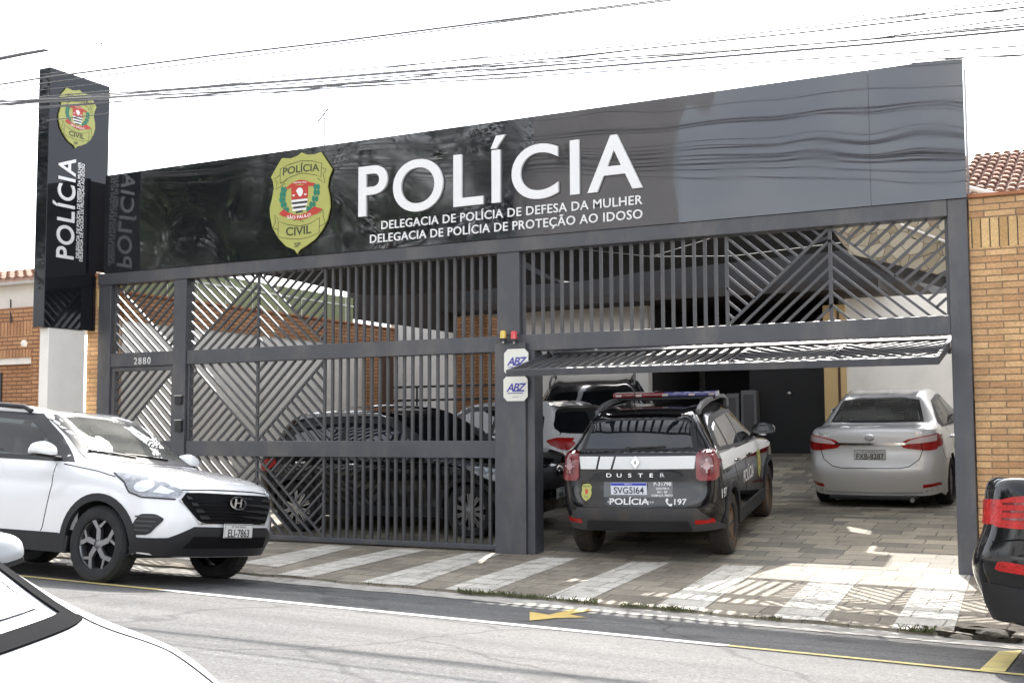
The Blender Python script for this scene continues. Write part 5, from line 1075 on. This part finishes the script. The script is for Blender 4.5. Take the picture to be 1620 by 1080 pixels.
for pr in ('R', 'L'):
    for pth in ([(.66,1.05),(.68,.86),(.60,.46),(.58,.43)], [(-.57,1.09),(-.56,.8),(-.56,.43)], [(-1.30,1.10),(-1.20,.95),(-.97,.66)]): car.line('door_gap', pr, pth, .009, GAP)
    car.line('fender_gap', pr, [(1.42,.955),(1.2,1.0),(.75,1.055)], .008, GAP)
    handle(car, pr, -.36, .935, WHITE); handle(car, pr, -1.16, .955, WHITE)
car.line('bonnet_gap', 'F', [(-.62,.865),(-.3,.880),(.3,.880),(.62,.865)], .010, GAP)
door_mirror(car, .64, 1.115, -1, WHITE); door_mirror(car, .64, 1.115, 1, WHITE)
plate(car, 'F', 0, .515, 'ELI-7863', off=.025)
for sy in (-1, 1): MB().tube([(-.02, sy*.60, 1.565), (-.12, sy*.60, 1.605), (-.75, sy*.605, 1.64), (-1.35, sy*.59, 1.595), (-1.45, sy*.585, 1.55)], .026, 8).build('roof_rail', TRIM, car.root, smooth=True)
for y0, y1 in ((.30, -.25), (-.15, -.62)):
    a, b = car.cast('F', y0, 1.15)[0], car.cast('F', y1, 1.19 if y1 < -.3 else 1.175)[0]; MB().tube([a + Vector((.015, 0, .01)), (a + b)/2 + Vector((.02, 0, .014)), b + Vector((.014, 0, .01))], .009, 6).build('wiper', TRIM, car.root)
car.wheels('five', TYRE, mat('alloy_two_tone', (.21, .21, .22), .3, metal=.8), GAP, w=.215, rim=.235)
car.place(-9.02, -3.50, 0, road_z)
# --- black patrol SUV
D_W = [(-.60,1.235),(.60,1.235),(.53,1.50),(.35,1.525),(-.35,1.525),(-.53,1.50)]
car = Car('patrol_car', 'black and white police SUV with roof light bar under the raised gate', 'car', DUST, 2.67, BLACKP, .352, nu=11, nv=6, lining=None)
D_FR = [(.72,1.10),(.4,1.33),(.06,1.515),(-.5,1.555),(-1.25,1.525),(-1.52,1.44),(-1.70,1.25),(-1.66,1.18),(-.6,1.125)]
D_P = [[(.54,1.145),(.30,1.32),(.02,1.465),(-.40,1.50),(-.40,1.155)], [(-.46,1.16),(-.46,1.50),(-1.12,1.475),(-1.12,1.19)], [(-1.20,1.20),(-1.20,1.465),(-1.42,1.42),(-1.58,1.25),(-1.55,1.21)]]
side_glass(car, D_FR, D_P, DARKG); rwf = car.patch('rear_frame', 'B', [(-.655,1.215),(.655,1.215),(.575,1.52),(.37,1.55),(-.37,1.55),(-.575,1.52)], TRIM, off=.003, res=.05); car.patch('rear_window', 'B', D_W, DARKG, off=.007, res=.05)
MB().bar((-2.02, .1, 1.245), (-1.985, -.32, 1.262), .014, .022).build('rear_wiper', TRIM, car.root); MB().lathe([(0, 0), (.03, 0), (.03, .03), (0, .035)], Matrix.Translation((-2.0, .1, 1.24)) @ Matrix.Rotation(rad(-90), 4, 'Y'), 12).build('wiper_hub', TRIM, car.root)
car.patch('windscreen', 'F', [(-.64,1.16),(.64,1.16),(.56,1.51),(-.56,1.51)], DARKG, off=.005)
mb = MB(); sp = [(-1.62,.57),(-1.60,-.57)]
mb.sheet(lambda u, v: (lerp(-1.55, -1.72 + .05*abs(u)**2, v), u*.56, 1.612 - .02*v - .025*abs(u)**2), frange(-1, 1, 13), [0, .5, 1]); mb.sheet(lambda u, v: (lerp(-1.72 + .05*abs(u)**2, -1.66 + .05*abs(u)**2, v), u*.56, 1.592 - .025*abs(u)**2 - .035*v), frange(-1, 1, 13), [0, 1]); mb.build('roof_spoiler', BLACKP, car.root, smooth=True)
WS = mat('white_livery', (.74, .74, .72), .35)
car.patch('tailgate_stripe', 'B', [(-.63,1.03),(.26,1.03),(.22,1.165),(-.65,1.165)], WS, off=.003, res=.05); car.patch('tailgate_stripe', 'B', [(.285,1.03),(.43,1.03),(.40,1.165),(.245,1.165)], WS, off=.003, res=.05); car.patch('tailgate_stripe', 'B', [(.455,1.03),(.63,1.03),(.65,1.165),(.425,1.165)], WS, off=.003, res=.05)
car.both('side_stripe', [(-1.74,.985),(-.55,.975),(.60,.955),(1.35,.93),(1.62,.945),(1.40,1.005),(.74,1.075),(-.55,1.115),(-1.72,1.155)], WS, off=.003, res=.05)
for sy in (1, -1):
    tl = car.patch('taillight', 'B', rrect(sy*.755, 1.055, .215, .31, .05), LENSD, off=.014, res=.03)
    car.patch('lamp_ring', 'B', rrect(sy*.755, 1.055, .205, .295, .05), mat('lamp_ring_red', (.20, .006, .010), .12, coat=1, bump=.3, bscale=50), off=.017, parent=tl, res=.03, holes=[rrect(sy*.755, 1.055, .125, .20, .04)])
    mb = MB(); car.shape(mb, 'B', [(sy*.755 + a, 1.055 + b) for a, b in ((-.008,-.075),(.008,-.075),(.012,.075),(-.012,.075))], .022, .004); car.shape(mb, 'B', [(sy*.755 + a, 1.055 + b) for a, b in ((-.055,-.009),(.055,-.009),(.055,.009),(-.055,.009))], .0225, .004); car.shape(mb, 'B', ellipse(sy*.755, 1.055, .034, .04, 14), .023, .004); mb.build('lamp_cross', mat('lamp_pink', (.42, .26, .26), .15, coat=1), tl)
    car.patch('reflector', 'B', [(sy*.62,.455),(sy*.80,.46),(sy*.795,.50),(sy*.62,.50)][::sy], LENSR, off=.026, res=.04)
hp_ = car.patch('tailgate_trim', 'B', [(-.55,.90),(.55,.90),(.46,.985),(.34,1.005),(-.34,1.005),(-.46,.985)], TRIM, off=.012, res=.05)
for i, ch in enumerate('DUSTER'):
    u0 = .30 - i*.118; vs, fs = text2d(ch, .040, bold=.01); o_ = []
    for a, b in vs: h, n = car.cast('B', u0 - a*1.5, .945 + b); o_.append(h + n*.016)
    MB().add(o_, fs).build('letter', CHR, hp_)
mb = MB(); car.shape(mb, 'B', [(0,1.035),(.047,1.10),(0,1.165),(-.012,1.145),(.018,1.10),(-.012,1.055)], .022, .012); car.shape(mb, 'B', [(.012,1.055),(-.018,1.10),(.012,1.145),(0,1.165),(-.047,1.10),(0,1.035)], .023, .012); mb.build('badge', CHR, car.root)
car.patch('plate_recess', 'B', [(-.40,.735),(.36,.735),(.36,.895),(-.40,.895)], GRAPH, off=.003); plate(car, 'B', .075, .825, 'SVG5I64', off=.012, new=True)
car.text('rear_lettering', 'B', 'POLÍCIA', .075, .66, .060, WS, bold=.022, xs=1.36); car.text('rear_lettering', 'B', '197', -.475, .66, .056, WS, bold=.018, xs=1.2)
def phone(pr, u, v, k, sg):
    mb = MB(); pts = [(-.5,.5),(-.2,.55),(-.1,.25),(-.28,.1),(-.1,-.2),(.1,-.32),(.28,-.18),(.5,-.35),(.4,-.58),(.1,-.6),(-.3,-.3),(-.55,.1)]
    car.shape(mb, pr, [(u + sg*a*k, v + b*k) for a, b in pts], .0055, .003); mb.build('phone_symbol', WS, car.root)
phone('B', -.365, .685, .07, -1)
mb = MB()
for a in (.26, .285, .305, -.14, -.165, -.19): car.shape(mb, 'B', [(a - .008, .675), (a + .008, .675), (a + .008, .695), (a - .008, .695)], .0055, .003)
mb.build('small_marks', mat('mark_grey', (.4, .4, .4), .5), car.root)
car.text('unit_lettering', 'B', 'P-31798', -.29, .855, .036, WS, bold=.02, xs=1.1)
for i, t in enumerate(('DEINTER 5', 'SEC - SJP', 'DDM S.J.R. PRETO')): car.text('unit_lettering', 'B', t, -.29, .815 - i*.036, .02, WS, bold=.02)
def car_shield(pr, u, v, H, sg):
    def fn(a, b, d):
        if d not in _mem: _mem[d] = 0
        h, n = car.cast(pr, u + sg*a*H, v + b*H); return h + n * (.002 + (d - .0) * .25)
    _mem = {}; shield(car.root, fn, detail=False, name='shield')
car_shield('B', .56, .78, .19, -1); car_shield('R', .52, .80, .36, 1); car_shield('L', .52, .80, .36, -1)
for pr in ('R', 'L'):
    car.text('side_lettering', pr, 'POLÍCIA', -.28, .70, .135, WS, bold=.02, align='CENTER'); car.text('side_lettering', pr, '197', -1.80, .70, .09, WS, bold=.018, xs=1.15) if pr == 'L' else car.text('side_lettering', pr, '197', -1.80, .70, .09, WS, bold=.018, xs=1.15)
    for pth in ([(.70,1.08),(.72,.86),(.62,.45)], [(-.43,1.12),(-.42,.8),(-.42,.45)], [(-1.16,1.17),(-1.12,1.0),(-.96,.78)]): car.line('door_gap', pr, pth, .009, GAP)
    handle(car, pr, -.26, .99, BLACKP); handle(car, pr, -1.02, 1.01, BLACKP)
bp2 = car.patch('rear_bumper', 'B', [(-.86,.34),(.86,.34),(.865,.40),(.66,.62),(-.66,.62),(-.865,.40)], mat('bumper_grey', (.045, .045, .047), .6, var=.12, dirt=(.16, .11, .07, .35), dscale=5), off=.022, res=.05, thick=.03); car.patch('bumper_step', 'B', [(-.60,.345),(.60,.345),(.55,.49),(-.55,.49)], CLAD, off=.028, parent=bp2, res=.05)
car.arches(CLAD, w=.06, off=.014); car.both('sill_cladding', [(-.94,.28),(.94,.28),(.96,.44),(-.96,.44)], CLAD, off=.012)
RAIL = mat('rail_grey', (.12, .12, .125), .4)
for sy in (1, -1):
    mb = MB(); prof = [(-1.50,1.585,.02),(-1.42,1.64,.045),(-1.25,1.69,.06),(-.9,1.715,.05),(-.3,1.72,.045),(.0,1.705,.045),(.16,1.66,.03),(.24,1.60,.02)]
    vs = [(x, sy*y, z) for x, zz, h in prof for y, z in ((.555, zz - h), (.555, zz), (.60, zz), (.60, zz - h))]
    fs = [(i*4+a, i*4+(a+1) % 4, i*4+4+(a+1) % 4, i*4+4+a) for i in range(len(prof)-1) for a in range(4)] + [(0,1,2,3), tuple(4*(len(prof)-1)+k for k in range(4))]; mb.add(vs, fs)
    for x in (-1.45, .20): mb.box((x - .06, sy*.578 - .02, 1.55), (x + .06, sy*.578 + .02, 1.63))
    mb.build('roof_rail', RAIL, car.root, smooth=True)
lbm = mat('bar_housing', (.03, .03, .032), .4); bar = MB().box((-.68, -.62, 1.685), (-.42, .62, 1.715)).build('light_bar', lbm, car.root, bevel=.01)
MB().prism(rrect(-.55, 1.745, .24, .058, .026), lambda u, v, d: (u, .0 + d, v), .005, .62).build('red_lens', mat('bar_red', (.30, .02, .03), .12, coat=1, var=.3, vscale=14), bar)
MB().prism(rrect(-.55, 1.745, .24, .058, .026), lambda u, v, d: (u, -d, v), .005, .62).build('blue_lens', mat('bar_blue', (.12, .12, .36), .12, coat=1, var=.3, vscale=14), bar)
for y in (.55, .30, -.02, -.34, -.575): MB().box((-.675, y - .035, 1.730), (-.668, y + .035, 1.760)).build('lamp_window', LENSW, bar)
for y in (-.45, .45): MB().box((-.60, y - .03, 1.60), (-.50, y + .03, 1.69)).build('bar_foot', lbm, bar)
MB().tube([(-1.40, .16, 1.60), (-1.40, .16, 1.66), (-1.41, .16, 1.98)], [.012, .006, .003], 6).build('antenna', TRIM, car.root)
door_mirror(car, .58, 1.16, -1, BLACKP, big=1.15); door_mirror(car, .58, 1.16, 1, BLACKP, big=1.15)
car.wheels('steel', TYRED, mat('dusty_rim', (.16, .10, .055), .7, var=.3), GAP, w=.225, rim=.215)
car.place(-4.77, 1.66, 97, lambda x, y: floor_z(y) if y > 0 else walk_z(x, y))
# --- silver sedan in the carport
S_W = [(-.555,1.165),(.555,1.165),(.46,1.385),(.25,1.405),(-.25,1.405),(-.46,1.385)]
S_FR = [(.62,.94),(.30,1.17),(-.10,1.355),(-.6,1.395),(-1.05,1.36),(-1.50,1.10),(-1.45,1.04),(-.6,.985)]
S_P = [[(.46,.99),(.22,1.17),(-.10,1.31),(-.52,1.35),(-.52,1.005)], [(-.58,1.01),(-.58,1.35),(-1.02,1.315),(-1.28,1.15),(-1.28,1.05)]]
F_W = [(-.60,1.02),(.60,1.02),(.52,1.34),(.28,1.375),(-.28,1.375),(-.52,1.34)]
car = Car('silver_sedan', 'silver sedan with its tail to the street parked under the stone-gabled carport', 'car', SEDAN, 2.70, SILVER, .318, holes=[('B', S_W), ('F', F_W), ('R', S_P[0]), ('R', S_P[1]), ('L', S_P[0]), ('L', S_P[1])], lining=LIN, nu=11, nv=6)
side_glass(car, S_FR, S_P, GLASS); car.patch('rear_window', 'B', S_W, GLASSC, off=.006, thick=.003, res=.04); car.patch('rear_frame', 'B', [(-.60,1.145),(.60,1.145),(.50,1.395),(.27,1.425),(-.27,1.425),(-.50,1.395)], TRIM, off=.004, holes=[S_W], res=.04)
car.patch('windscreen', 'F', F_W, GLASSC, off=.005); car.patch('windscreen_frame', 'F', [(-.68,.985),(.68,.985),(.565,1.355),(.30,1.405),(-.30,1.405),(-.565,1.355)], TRIM, off=.004, holes=[F_W], res=.05); car.seats(mat('seat_light', (.30, .30, .30), .9), (-.15, -.95))
for sy in (1, -1):
    q = [(sy*.36,.915),(sy*.46,.975),(sy*.62,1.005),(sy*.81,1.03),(sy*.80,.83),(sy*.70,.825),(sy*.42,.865)][::sy]
    tl = car.patch('taillight', 'B', chaikin(q, 1, .12), LENSR, off=.010, res=.03); car.patch('lamp_white', 'B', [(sy*.42,.915),(sy*.50,.965),(sy*.63,.995),(sy*.79,1.015),(sy*.79,.94),(sy*.62,.925)][::sy], LENSW, off=.014, parent=tl, res=.03)
    car.line('lamp_gap', 'B', [(sy*.635,.84),(sy*.62,1.0)], .008, GAP, off=.012, parent=tl)
    sd = 'L' if sy > 0 else 'R'; car.patch('side_taillight', sd, [(-2.03,.86),(-2.02,1.0),(-1.80,.99),(-1.92,.86)], LENSR, off=.009, res=.03)
    car.patch('reflector', 'B', [(sy*.62,.355),(sy*.82,.36),(sy*.80,.40),(sy*.63,.395)][::sy], LENSR, off=.010, res=.04)
car.patch('chrome_strip', 'B', [(-.44,.905),(.44,.905),(.44,.935),(-.44,.935)], CHR, off=.016); plate(car, 'B', 0, .785, 'FXB-8287', off=.012)
mb = MB()
for a, b, cz in ((.062, .042, 1.005), (.028, .04, 1.005), (.045, .018, 1.018)):
    el = ellipse(0, cz, a, b, 24)
    for i in range(24): j = (i+1) % 24; car.shape(mb, 'B', [el[i], el[j], (el[j][0]*.84, lerp(cz, el[j][1], .8)), (el[i][0]*.84, lerp(cz, el[i][1], .8))], .012, .006)
mb.build('badge', CHR, car.root)
car.text('trim_lettering', 'B', 'COROLLA', .60, 1.02, .032, CHR, xs=1.1, off=.008); car.text('trim_lettering', 'B', 'XEI', -.60, 1.03, .028, CHR, xs=1.1, off=.008)
car.line('boot_gap', 'B', [(.66,1.06),(.645,.84),(.60,.72),(.48,.635),(.36,.615),(-.36,.615),(-.48,.635),(-.60,.72),(-.645,.84),(-.66,1.06)], .010, GAP); car.line('boot_gap', 'T', [(-1.84,.60),(-2.16,.665)], .008, GAP); car.line('boot_gap', 'T', [(-1.84,-.60),(-2.16,-.665)], .008, GAP)
car.line('crease_shade', 'B', [(.78,.33),(.60,.285),(-.60,.285),(-.78,.33)], .012, mat('silver_shadow', (.3, .3, .3), .4)); car.both('bumper_gap', stroke([(-1.93,.84),(-1.86,.70),(-1.74,.66)], .009), GAP, off=.0015, thick=.004)  # bumper crease only drawn: its shade painted as a darker silver line
for pr in ('R', 'L'):
    for pth in ([(.66,.93),(.68,.7),(.6,.3)], [(-.55,.98),(-.54,.7),(-.54,.3)], [(-1.25,1.03),(-1.15,.85),(-.98,.6)]): car.line('door_gap', pr, pth, .008, GAP)
    handle(car, pr, -.38, .86, SILVER); handle(car, pr, -1.14, .885, SILVER)
MB().box((-2.27, -.55, .20), (-2.0, .55, .245)).build('bumper_lip', TRIM, car.root, bevel=.01); MB().tube([(-2.2, -.5, .21), (-2.31, -.5, .205)], .028, 12).build('exhaust_pipe', STEEL, car.root)
door_mirror(car, .52, 1.0, -1, SILVER); door_mirror(car, .52, 1.0, 1, SILVER)
car.wheels('sedan', TYRE, ALLOY, GAP, w=.205, rim=.215)
car.place(-3.22, 4.62 + 2.38, 90.5, lambda x, y: floor_z(y), 1.02)
# --- black compact SUV inside the closed gate
car = Car('black_suv', 'black compact SUV standing side on behind the closed driveway gate', 'car', scaled(CRETA, 1, 1, .95), 2.59, BLACKP, .33)
side_glass(car, sc2(C_FR, 1, .95), [sc2(C_P1, 1, .95), sc2(C_P2, 1, .95)], DARKG); car.patch('windscreen', 'F', sc2([(-.66,1.15),(.66,1.15),(.57,1.52),(.3,1.55),(-.3,1.55),(-.57,1.52)], 1, .95), DARKG, off=.005); car.patch('rear_window', 'B', sc2([(-.6,1.17),(.6,1.17),(.52,1.5),(-.52,1.5)], 1, .95), DARKG, off=.005)
for sy in (1, -1): MB().tube([(.02, sy*.60, 1.475), (-.12, sy*.605, 1.525), (-.75, sy*.61, 1.556), (-1.35, sy*.595, 1.515), (-1.5, sy*.585, 1.45)], .012, 8).build('roof_rail', CHR, car.root, smooth=True)
g_ = car.patch('grille', 'F', sc2(grl, 1, .95), TRIM, off=.012); mb = MB()
for z in (.585, .63, .675, .72, .765): w = lerp(.42, .56, (z - .56) / .22); car.shape(mb, 'F', [(-w, z), (0, z), (w, z), (w, z + .01), (0, z + .01), (-w, z + .01)], .020, .01)
mb.build('grille_slats', ALLOYD, g_); h_badge(car, 'F', 0, .735, .095, .055, .034); plate(car, 'F', 0, .47, 'FRR-4I63', off=.025)
for pr in ('R', 'L'):
    hl = car.patch('headlight', pr, sc2(chaikin([(1.24,.935),(1.50,.925),(1.80,.86),(1.975,.775),(1.93,.735),(1.66,.745),(1.50,.80)], 2, .15), 1, .95), LENS, off=.008, res=.03); car.patch('taillight', pr, [(-1.98,.93),(-1.62,.97),(-1.58,.90),(-1.75,.80),(-1.98,.80)], LENSR, off=.008, res=.04)
    car.line('window_chrome', pr, sc2([(.55,1.09),(-.6,1.105),(-1.45,1.15)], 1, .95), .018, CHR, off=.008); handle(car, pr, -.36, .90, CHR); handle(car, pr, -1.16, .92, CHR)
    for pth in ([(.68,.86),(.60,.44)], [(-.57,1.03),(-.56,.43)], [(-1.28,1.03),(-.97,.62)]): car.line('door_gap', pr, pth, .009, GAP)
car.arches(CLAD, w=.05, off=.01); car.both('sill_cladding', [(-.93,.25),(.93,.25),(.95,.38),(-.95,.38)], CLAD, off=.01)
door_mirror(car, .50, 1.06, -1, BLACKP); door_mirror(car, .50, 1.06, 1, BLACKP); MB().tube([(-1.45, 0, 1.46), (-1.52, 0, 1.62)], .005, 6).build('antenna', TRIM, car.root)
car.wheels('multi', TYRE, ALLOY, GAP, w=.21, rim=.235); car.place(-8.30, 1.52, 1, lambda x, y: floor_z(y), .96)
# --- white hatchback behind it
car = Car('white_hatchback', 'white hatchback with its tail towards the patrol car, behind the black SUV', 'car', scaled(CRETA, .92, .95, .90), 2.40, WHITE, .30)
side_glass(car, sc2(C_FR, .92, .90), [sc2(C_P1, .92, .9), sc2(C_P2, .92, .9)], DARKG); car.patch('rear_window', 'B', chaikin([(-.62,1.02),(0,1.0),(.62,1.02),(.66,1.10),(.50,1.34),(.3,1.365),(-.3,1.365),(-.50,1.34),(-.66,1.10)], 1, .15), DARKG, off=.006, res=.05); car.patch('windscreen', 'F', sc2([(-.64,1.15),(.64,1.15),(.56,1.52),(-.56,1.52)], .93, .9), DARKG, off=.005)
for sy in (1, -1):
    car.patch('taillight', 'B', chaikin([(sy*.52,.89),(sy*.66,.945),(sy*.76,.95),(sy*.76,.82),(sy*.66,.79)][::sy], 1, .15), LENSR, off=.012, res=.03); sd = 'L' if sy > 0 else 'R'; car.patch('side_taillight', sd, chaikin([(-1.80,.95),(-1.66,.96),(-1.52,.92),(-1.64,.84),(-1.80,.81)], 1, .15), LENSR, off=.010, res=.03)
    handle(car, sd, -.34, .85, WHITE); car.line('door_gap', sd, [(-.53,.98),(-.52,.4)], .008, GAP); car.line('hatch_gap', sd, [(-1.60,1.25),(-1.66,1.0)], .008, GAP)
mb = MB(); mb.sheet(lambda u, v: (lerp(-1.36, -1.56, v), u*.50, 1.435 - .03*v - .02*u*u), frange(-1, 1, 11), [0, .5, 1]); mb.sheet(lambda u, v: (lerp(-1.56, -1.48, v), u*.50, 1.405 - .02*u*u - .03*v), frange(-1, 1, 11), [0, 1]); mb.build('roof_spoiler', WHITE, car.root, smooth=True)
car.patch('rear_bumper', 'B', [(-.72,.30),(.72,.30),(.70,.48),(-.70,.48)], CLAD, off=.01); door_mirror(car, .46, 1.0, 1, WHITE); door_mirror(car, .46, 1.0, -1, WHITE)
car.arches(CLAD, w=.02, off=.006); car.wheels('multi', TYRE, ALLOYD, GAP, w=.19, rim=.20); car.place(-8.50, 4.25, 166, lambda x, y: floor_z(y), 1.0)
# --- dark SUV at the back
car = Car('dark_suv', 'dark graphite SUV at the back of the yard by the white wall', 'car', DUST, 2.67, GRAPH, .35)
side_glass(car, D_FR, D_P, DARKG); car.patch('windscreen', 'F', [(-.64,1.16),(.64,1.16),(.56,1.51),(.3,1.54),(-.3,1.54),(-.56,1.51)], DARKG, off=.006); car.patch('rear_window', 'B', D_W, DARKG, off=.006)
for sy in (1, -1): MB().tube([(.1, sy*.60, 1.56), (.0, sy*.60, 1.635), (-.75, sy*.61, 1.665), (-1.35, sy*.60, 1.635), (-1.5, sy*.59, 1.56)], .018, 8).build('roof_rail', RAIL, car.root, smooth=True)
for y0, y1 in ((.35, -.2), (-.1, -.55)):
    a, b = car.cast('F', y0, 1.165)[0], car.cast('F', y1, 1.20)[0]; MB().tube([a + Vector((.015, 0, .01)), b + Vector((.014, 0, .01))], .010, 6).build('wiper', TRIM, car.root)
car.patch('grille', 'F', [(-.6,.70),(.6,.70),(.6,.88),(-.6,.88)], TRIM, off=.01); car.mirror('headlight', 'F', [(.55,.78),(.76,.80),(.76,.92),(.55,.90)], LENS, off=.01, res=.04); door_mirror(car, .58, 1.16, -1, GRAPH); door_mirror(car, .58, 1.16, 1, GRAPH)
car.wheels('multi', TYRE, ALLOY, GAP, w=.22, rim=.22); car.place(-8.2, 7.2, 112, lambda x, y: floor_z(y), 1.1)
# --- black sedan at the right edge
car = Car('black_sedan', 'black sedan parked at the kerb, only its red taillight corner in view at right', 'car', SEDAN, 2.70, BLACKP, .318, nu=11, nv=6)
side_glass(car, S_FR, S_P, DARKG); car.patch('rear_window', 'B', S_W, DARKG, off=.006); car.patch('windscreen', 'F', [(-.6,1.02),(.6,1.02),(.52,1.36),(-.52,1.36)], DARKG, off=.005)
for pr, sy in (('R', -1), ('L', 1)):
    tl = car.patch('taillight', pr, chaikin([(-2.16,.80),(-2.12,.955),(-2.0,.985),(-1.70,.985),(-1.76,.86),(-1.80,.80),(-2.0,.79)], 2, .18), LENSR, off=.012, res=.03)
    for z in (.84, .885, .93): car.patch('lamp_rib', pr, [(-2.09, z), (-1.79, z + .006), (-1.79, z + .016), (-2.09, z + .012)], LENSD, off=.0145, parent=tl, res=.04)
    car.patch('taillight', 'B', [(sy*.45,.82),(sy*.80,.81),(sy*.80,.96),(sy*.5,.97)][::sy], LENSR, off=.010, res=.04)
    car.patch('reflector', pr, chaikin([(-2.14,.545),(-2.12,.60),(-1.95,.585),(-1.74,.52),(-1.95,.525)], 1, .15), LENSR, off=.010, res=.03)
    car.line('bumper_gap', pr, [(-2.2,.70),(-2.0,.73),(-1.80,.72),(-1.72,.66)], .010, GAP); car.patch('lower_bumper', pr, [(-2.22,.25),(-1.72,.25),(-1.72,.42),(-2.22,.47)], CLAD, off=.008, res=.05)
    handle(car, pr, -.38, .86, BLACKP); handle(car, pr, -1.14, .885, BLACKP); door_mirror(car, .52, 1.0, sy, BLACKP)
    for pth in ([(.68,.8),(.6,.3)], [(-.55,.95),(-.54,.3)], [(-1.25,1.0),(-.98,.6)]): car.line('door_gap', pr, pth, .008, GAP)
car.wheels('sedan', TYRE, ALLOY, GAP, w=.205, rim=.215); car.place(-.92 + 2.18, -3.55, 0, lambda x, y: road_z(x, y) + .05, .96)
# --- white sedan in the near foreground
F_W = [(-.60,1.02),(.60,1.02),(.52,1.34),(.28,1.375),(-.28,1.375),(-.52,1.34)]
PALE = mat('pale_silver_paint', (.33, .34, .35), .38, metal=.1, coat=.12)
FWD = tuple([tuple(p) if i not in (4, 5, 6, 7) else (p[0] + (.12 if i == 4 else .30),) + tuple(p[1:]) for i, p in enumerate(r)] for r in SEDAN)
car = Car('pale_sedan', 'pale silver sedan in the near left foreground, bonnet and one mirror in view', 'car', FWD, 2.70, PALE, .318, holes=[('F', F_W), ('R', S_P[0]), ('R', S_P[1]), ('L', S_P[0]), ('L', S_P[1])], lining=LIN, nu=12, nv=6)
side_glass(car, S_FR, S_P, GLASS); car.patch('windscreen', 'F', F_W, GLASS, off=.005, thick=.003, res=.05); car.patch('windscreen_frame', 'F', [(-.70,.975),(.70,.975),(.58,1.36),(.30,1.41),(-.30,1.41),(-.58,1.36)], GAP, off=.007, holes=[[(-.655,.998),(.655,.998),(.55,1.335),(.29,1.38),(-.29,1.38),(-.55,1.335)]], res=.04); car.seats(SEATM, (-.2, -1.0)); MB().box((.5, -.66, .82), (1.05, .66, .95)).build('dashboard', LIN, car.root, bevel=.05)
for sy in (1, -1):
    pr = 'L' if sy > 0 else 'R'; car.patch('headlight', pr, chaikin([(1.45,.80),(1.75,.77),(2.0,.68),(1.95,.62),(1.65,.66)], 2, .15), LENS, off=.008, res=.03); door_mirror(car, .20, .995, sy, PALE, big=.8); handle(car, pr, -.38, .86, PALE)
    car.line('bonnet_gap', 'T', [(1.04,sy*.715),(1.45,sy*.735),(1.85,sy*.70),(2.0,sy*.63)], .009, GAP)
    for pth in ([(.68,.8),(.6,.3)], [(-.55,.95),(-.54,.3)], [(-1.25,1.0),(-.98,.6)]): car.line('door_gap', pr, pth, .008, GAP)
car.line('bonnet_gap', 'F', [(-.62,.70),(0,.715),(.62,.70)], .01, GAP); car.patch('grille', 'F', [(-.5,.46),(.5,.46),(.55,.62),(-.55,.62)], TRIM, off=.01)
car.wheels('sedan', TYRE, ALLOY, GAP, w=.205, rim=.215); car.place(-3.62, -9.72, -8.5, lambda x, y: road_z(x, y) - .02, .90)
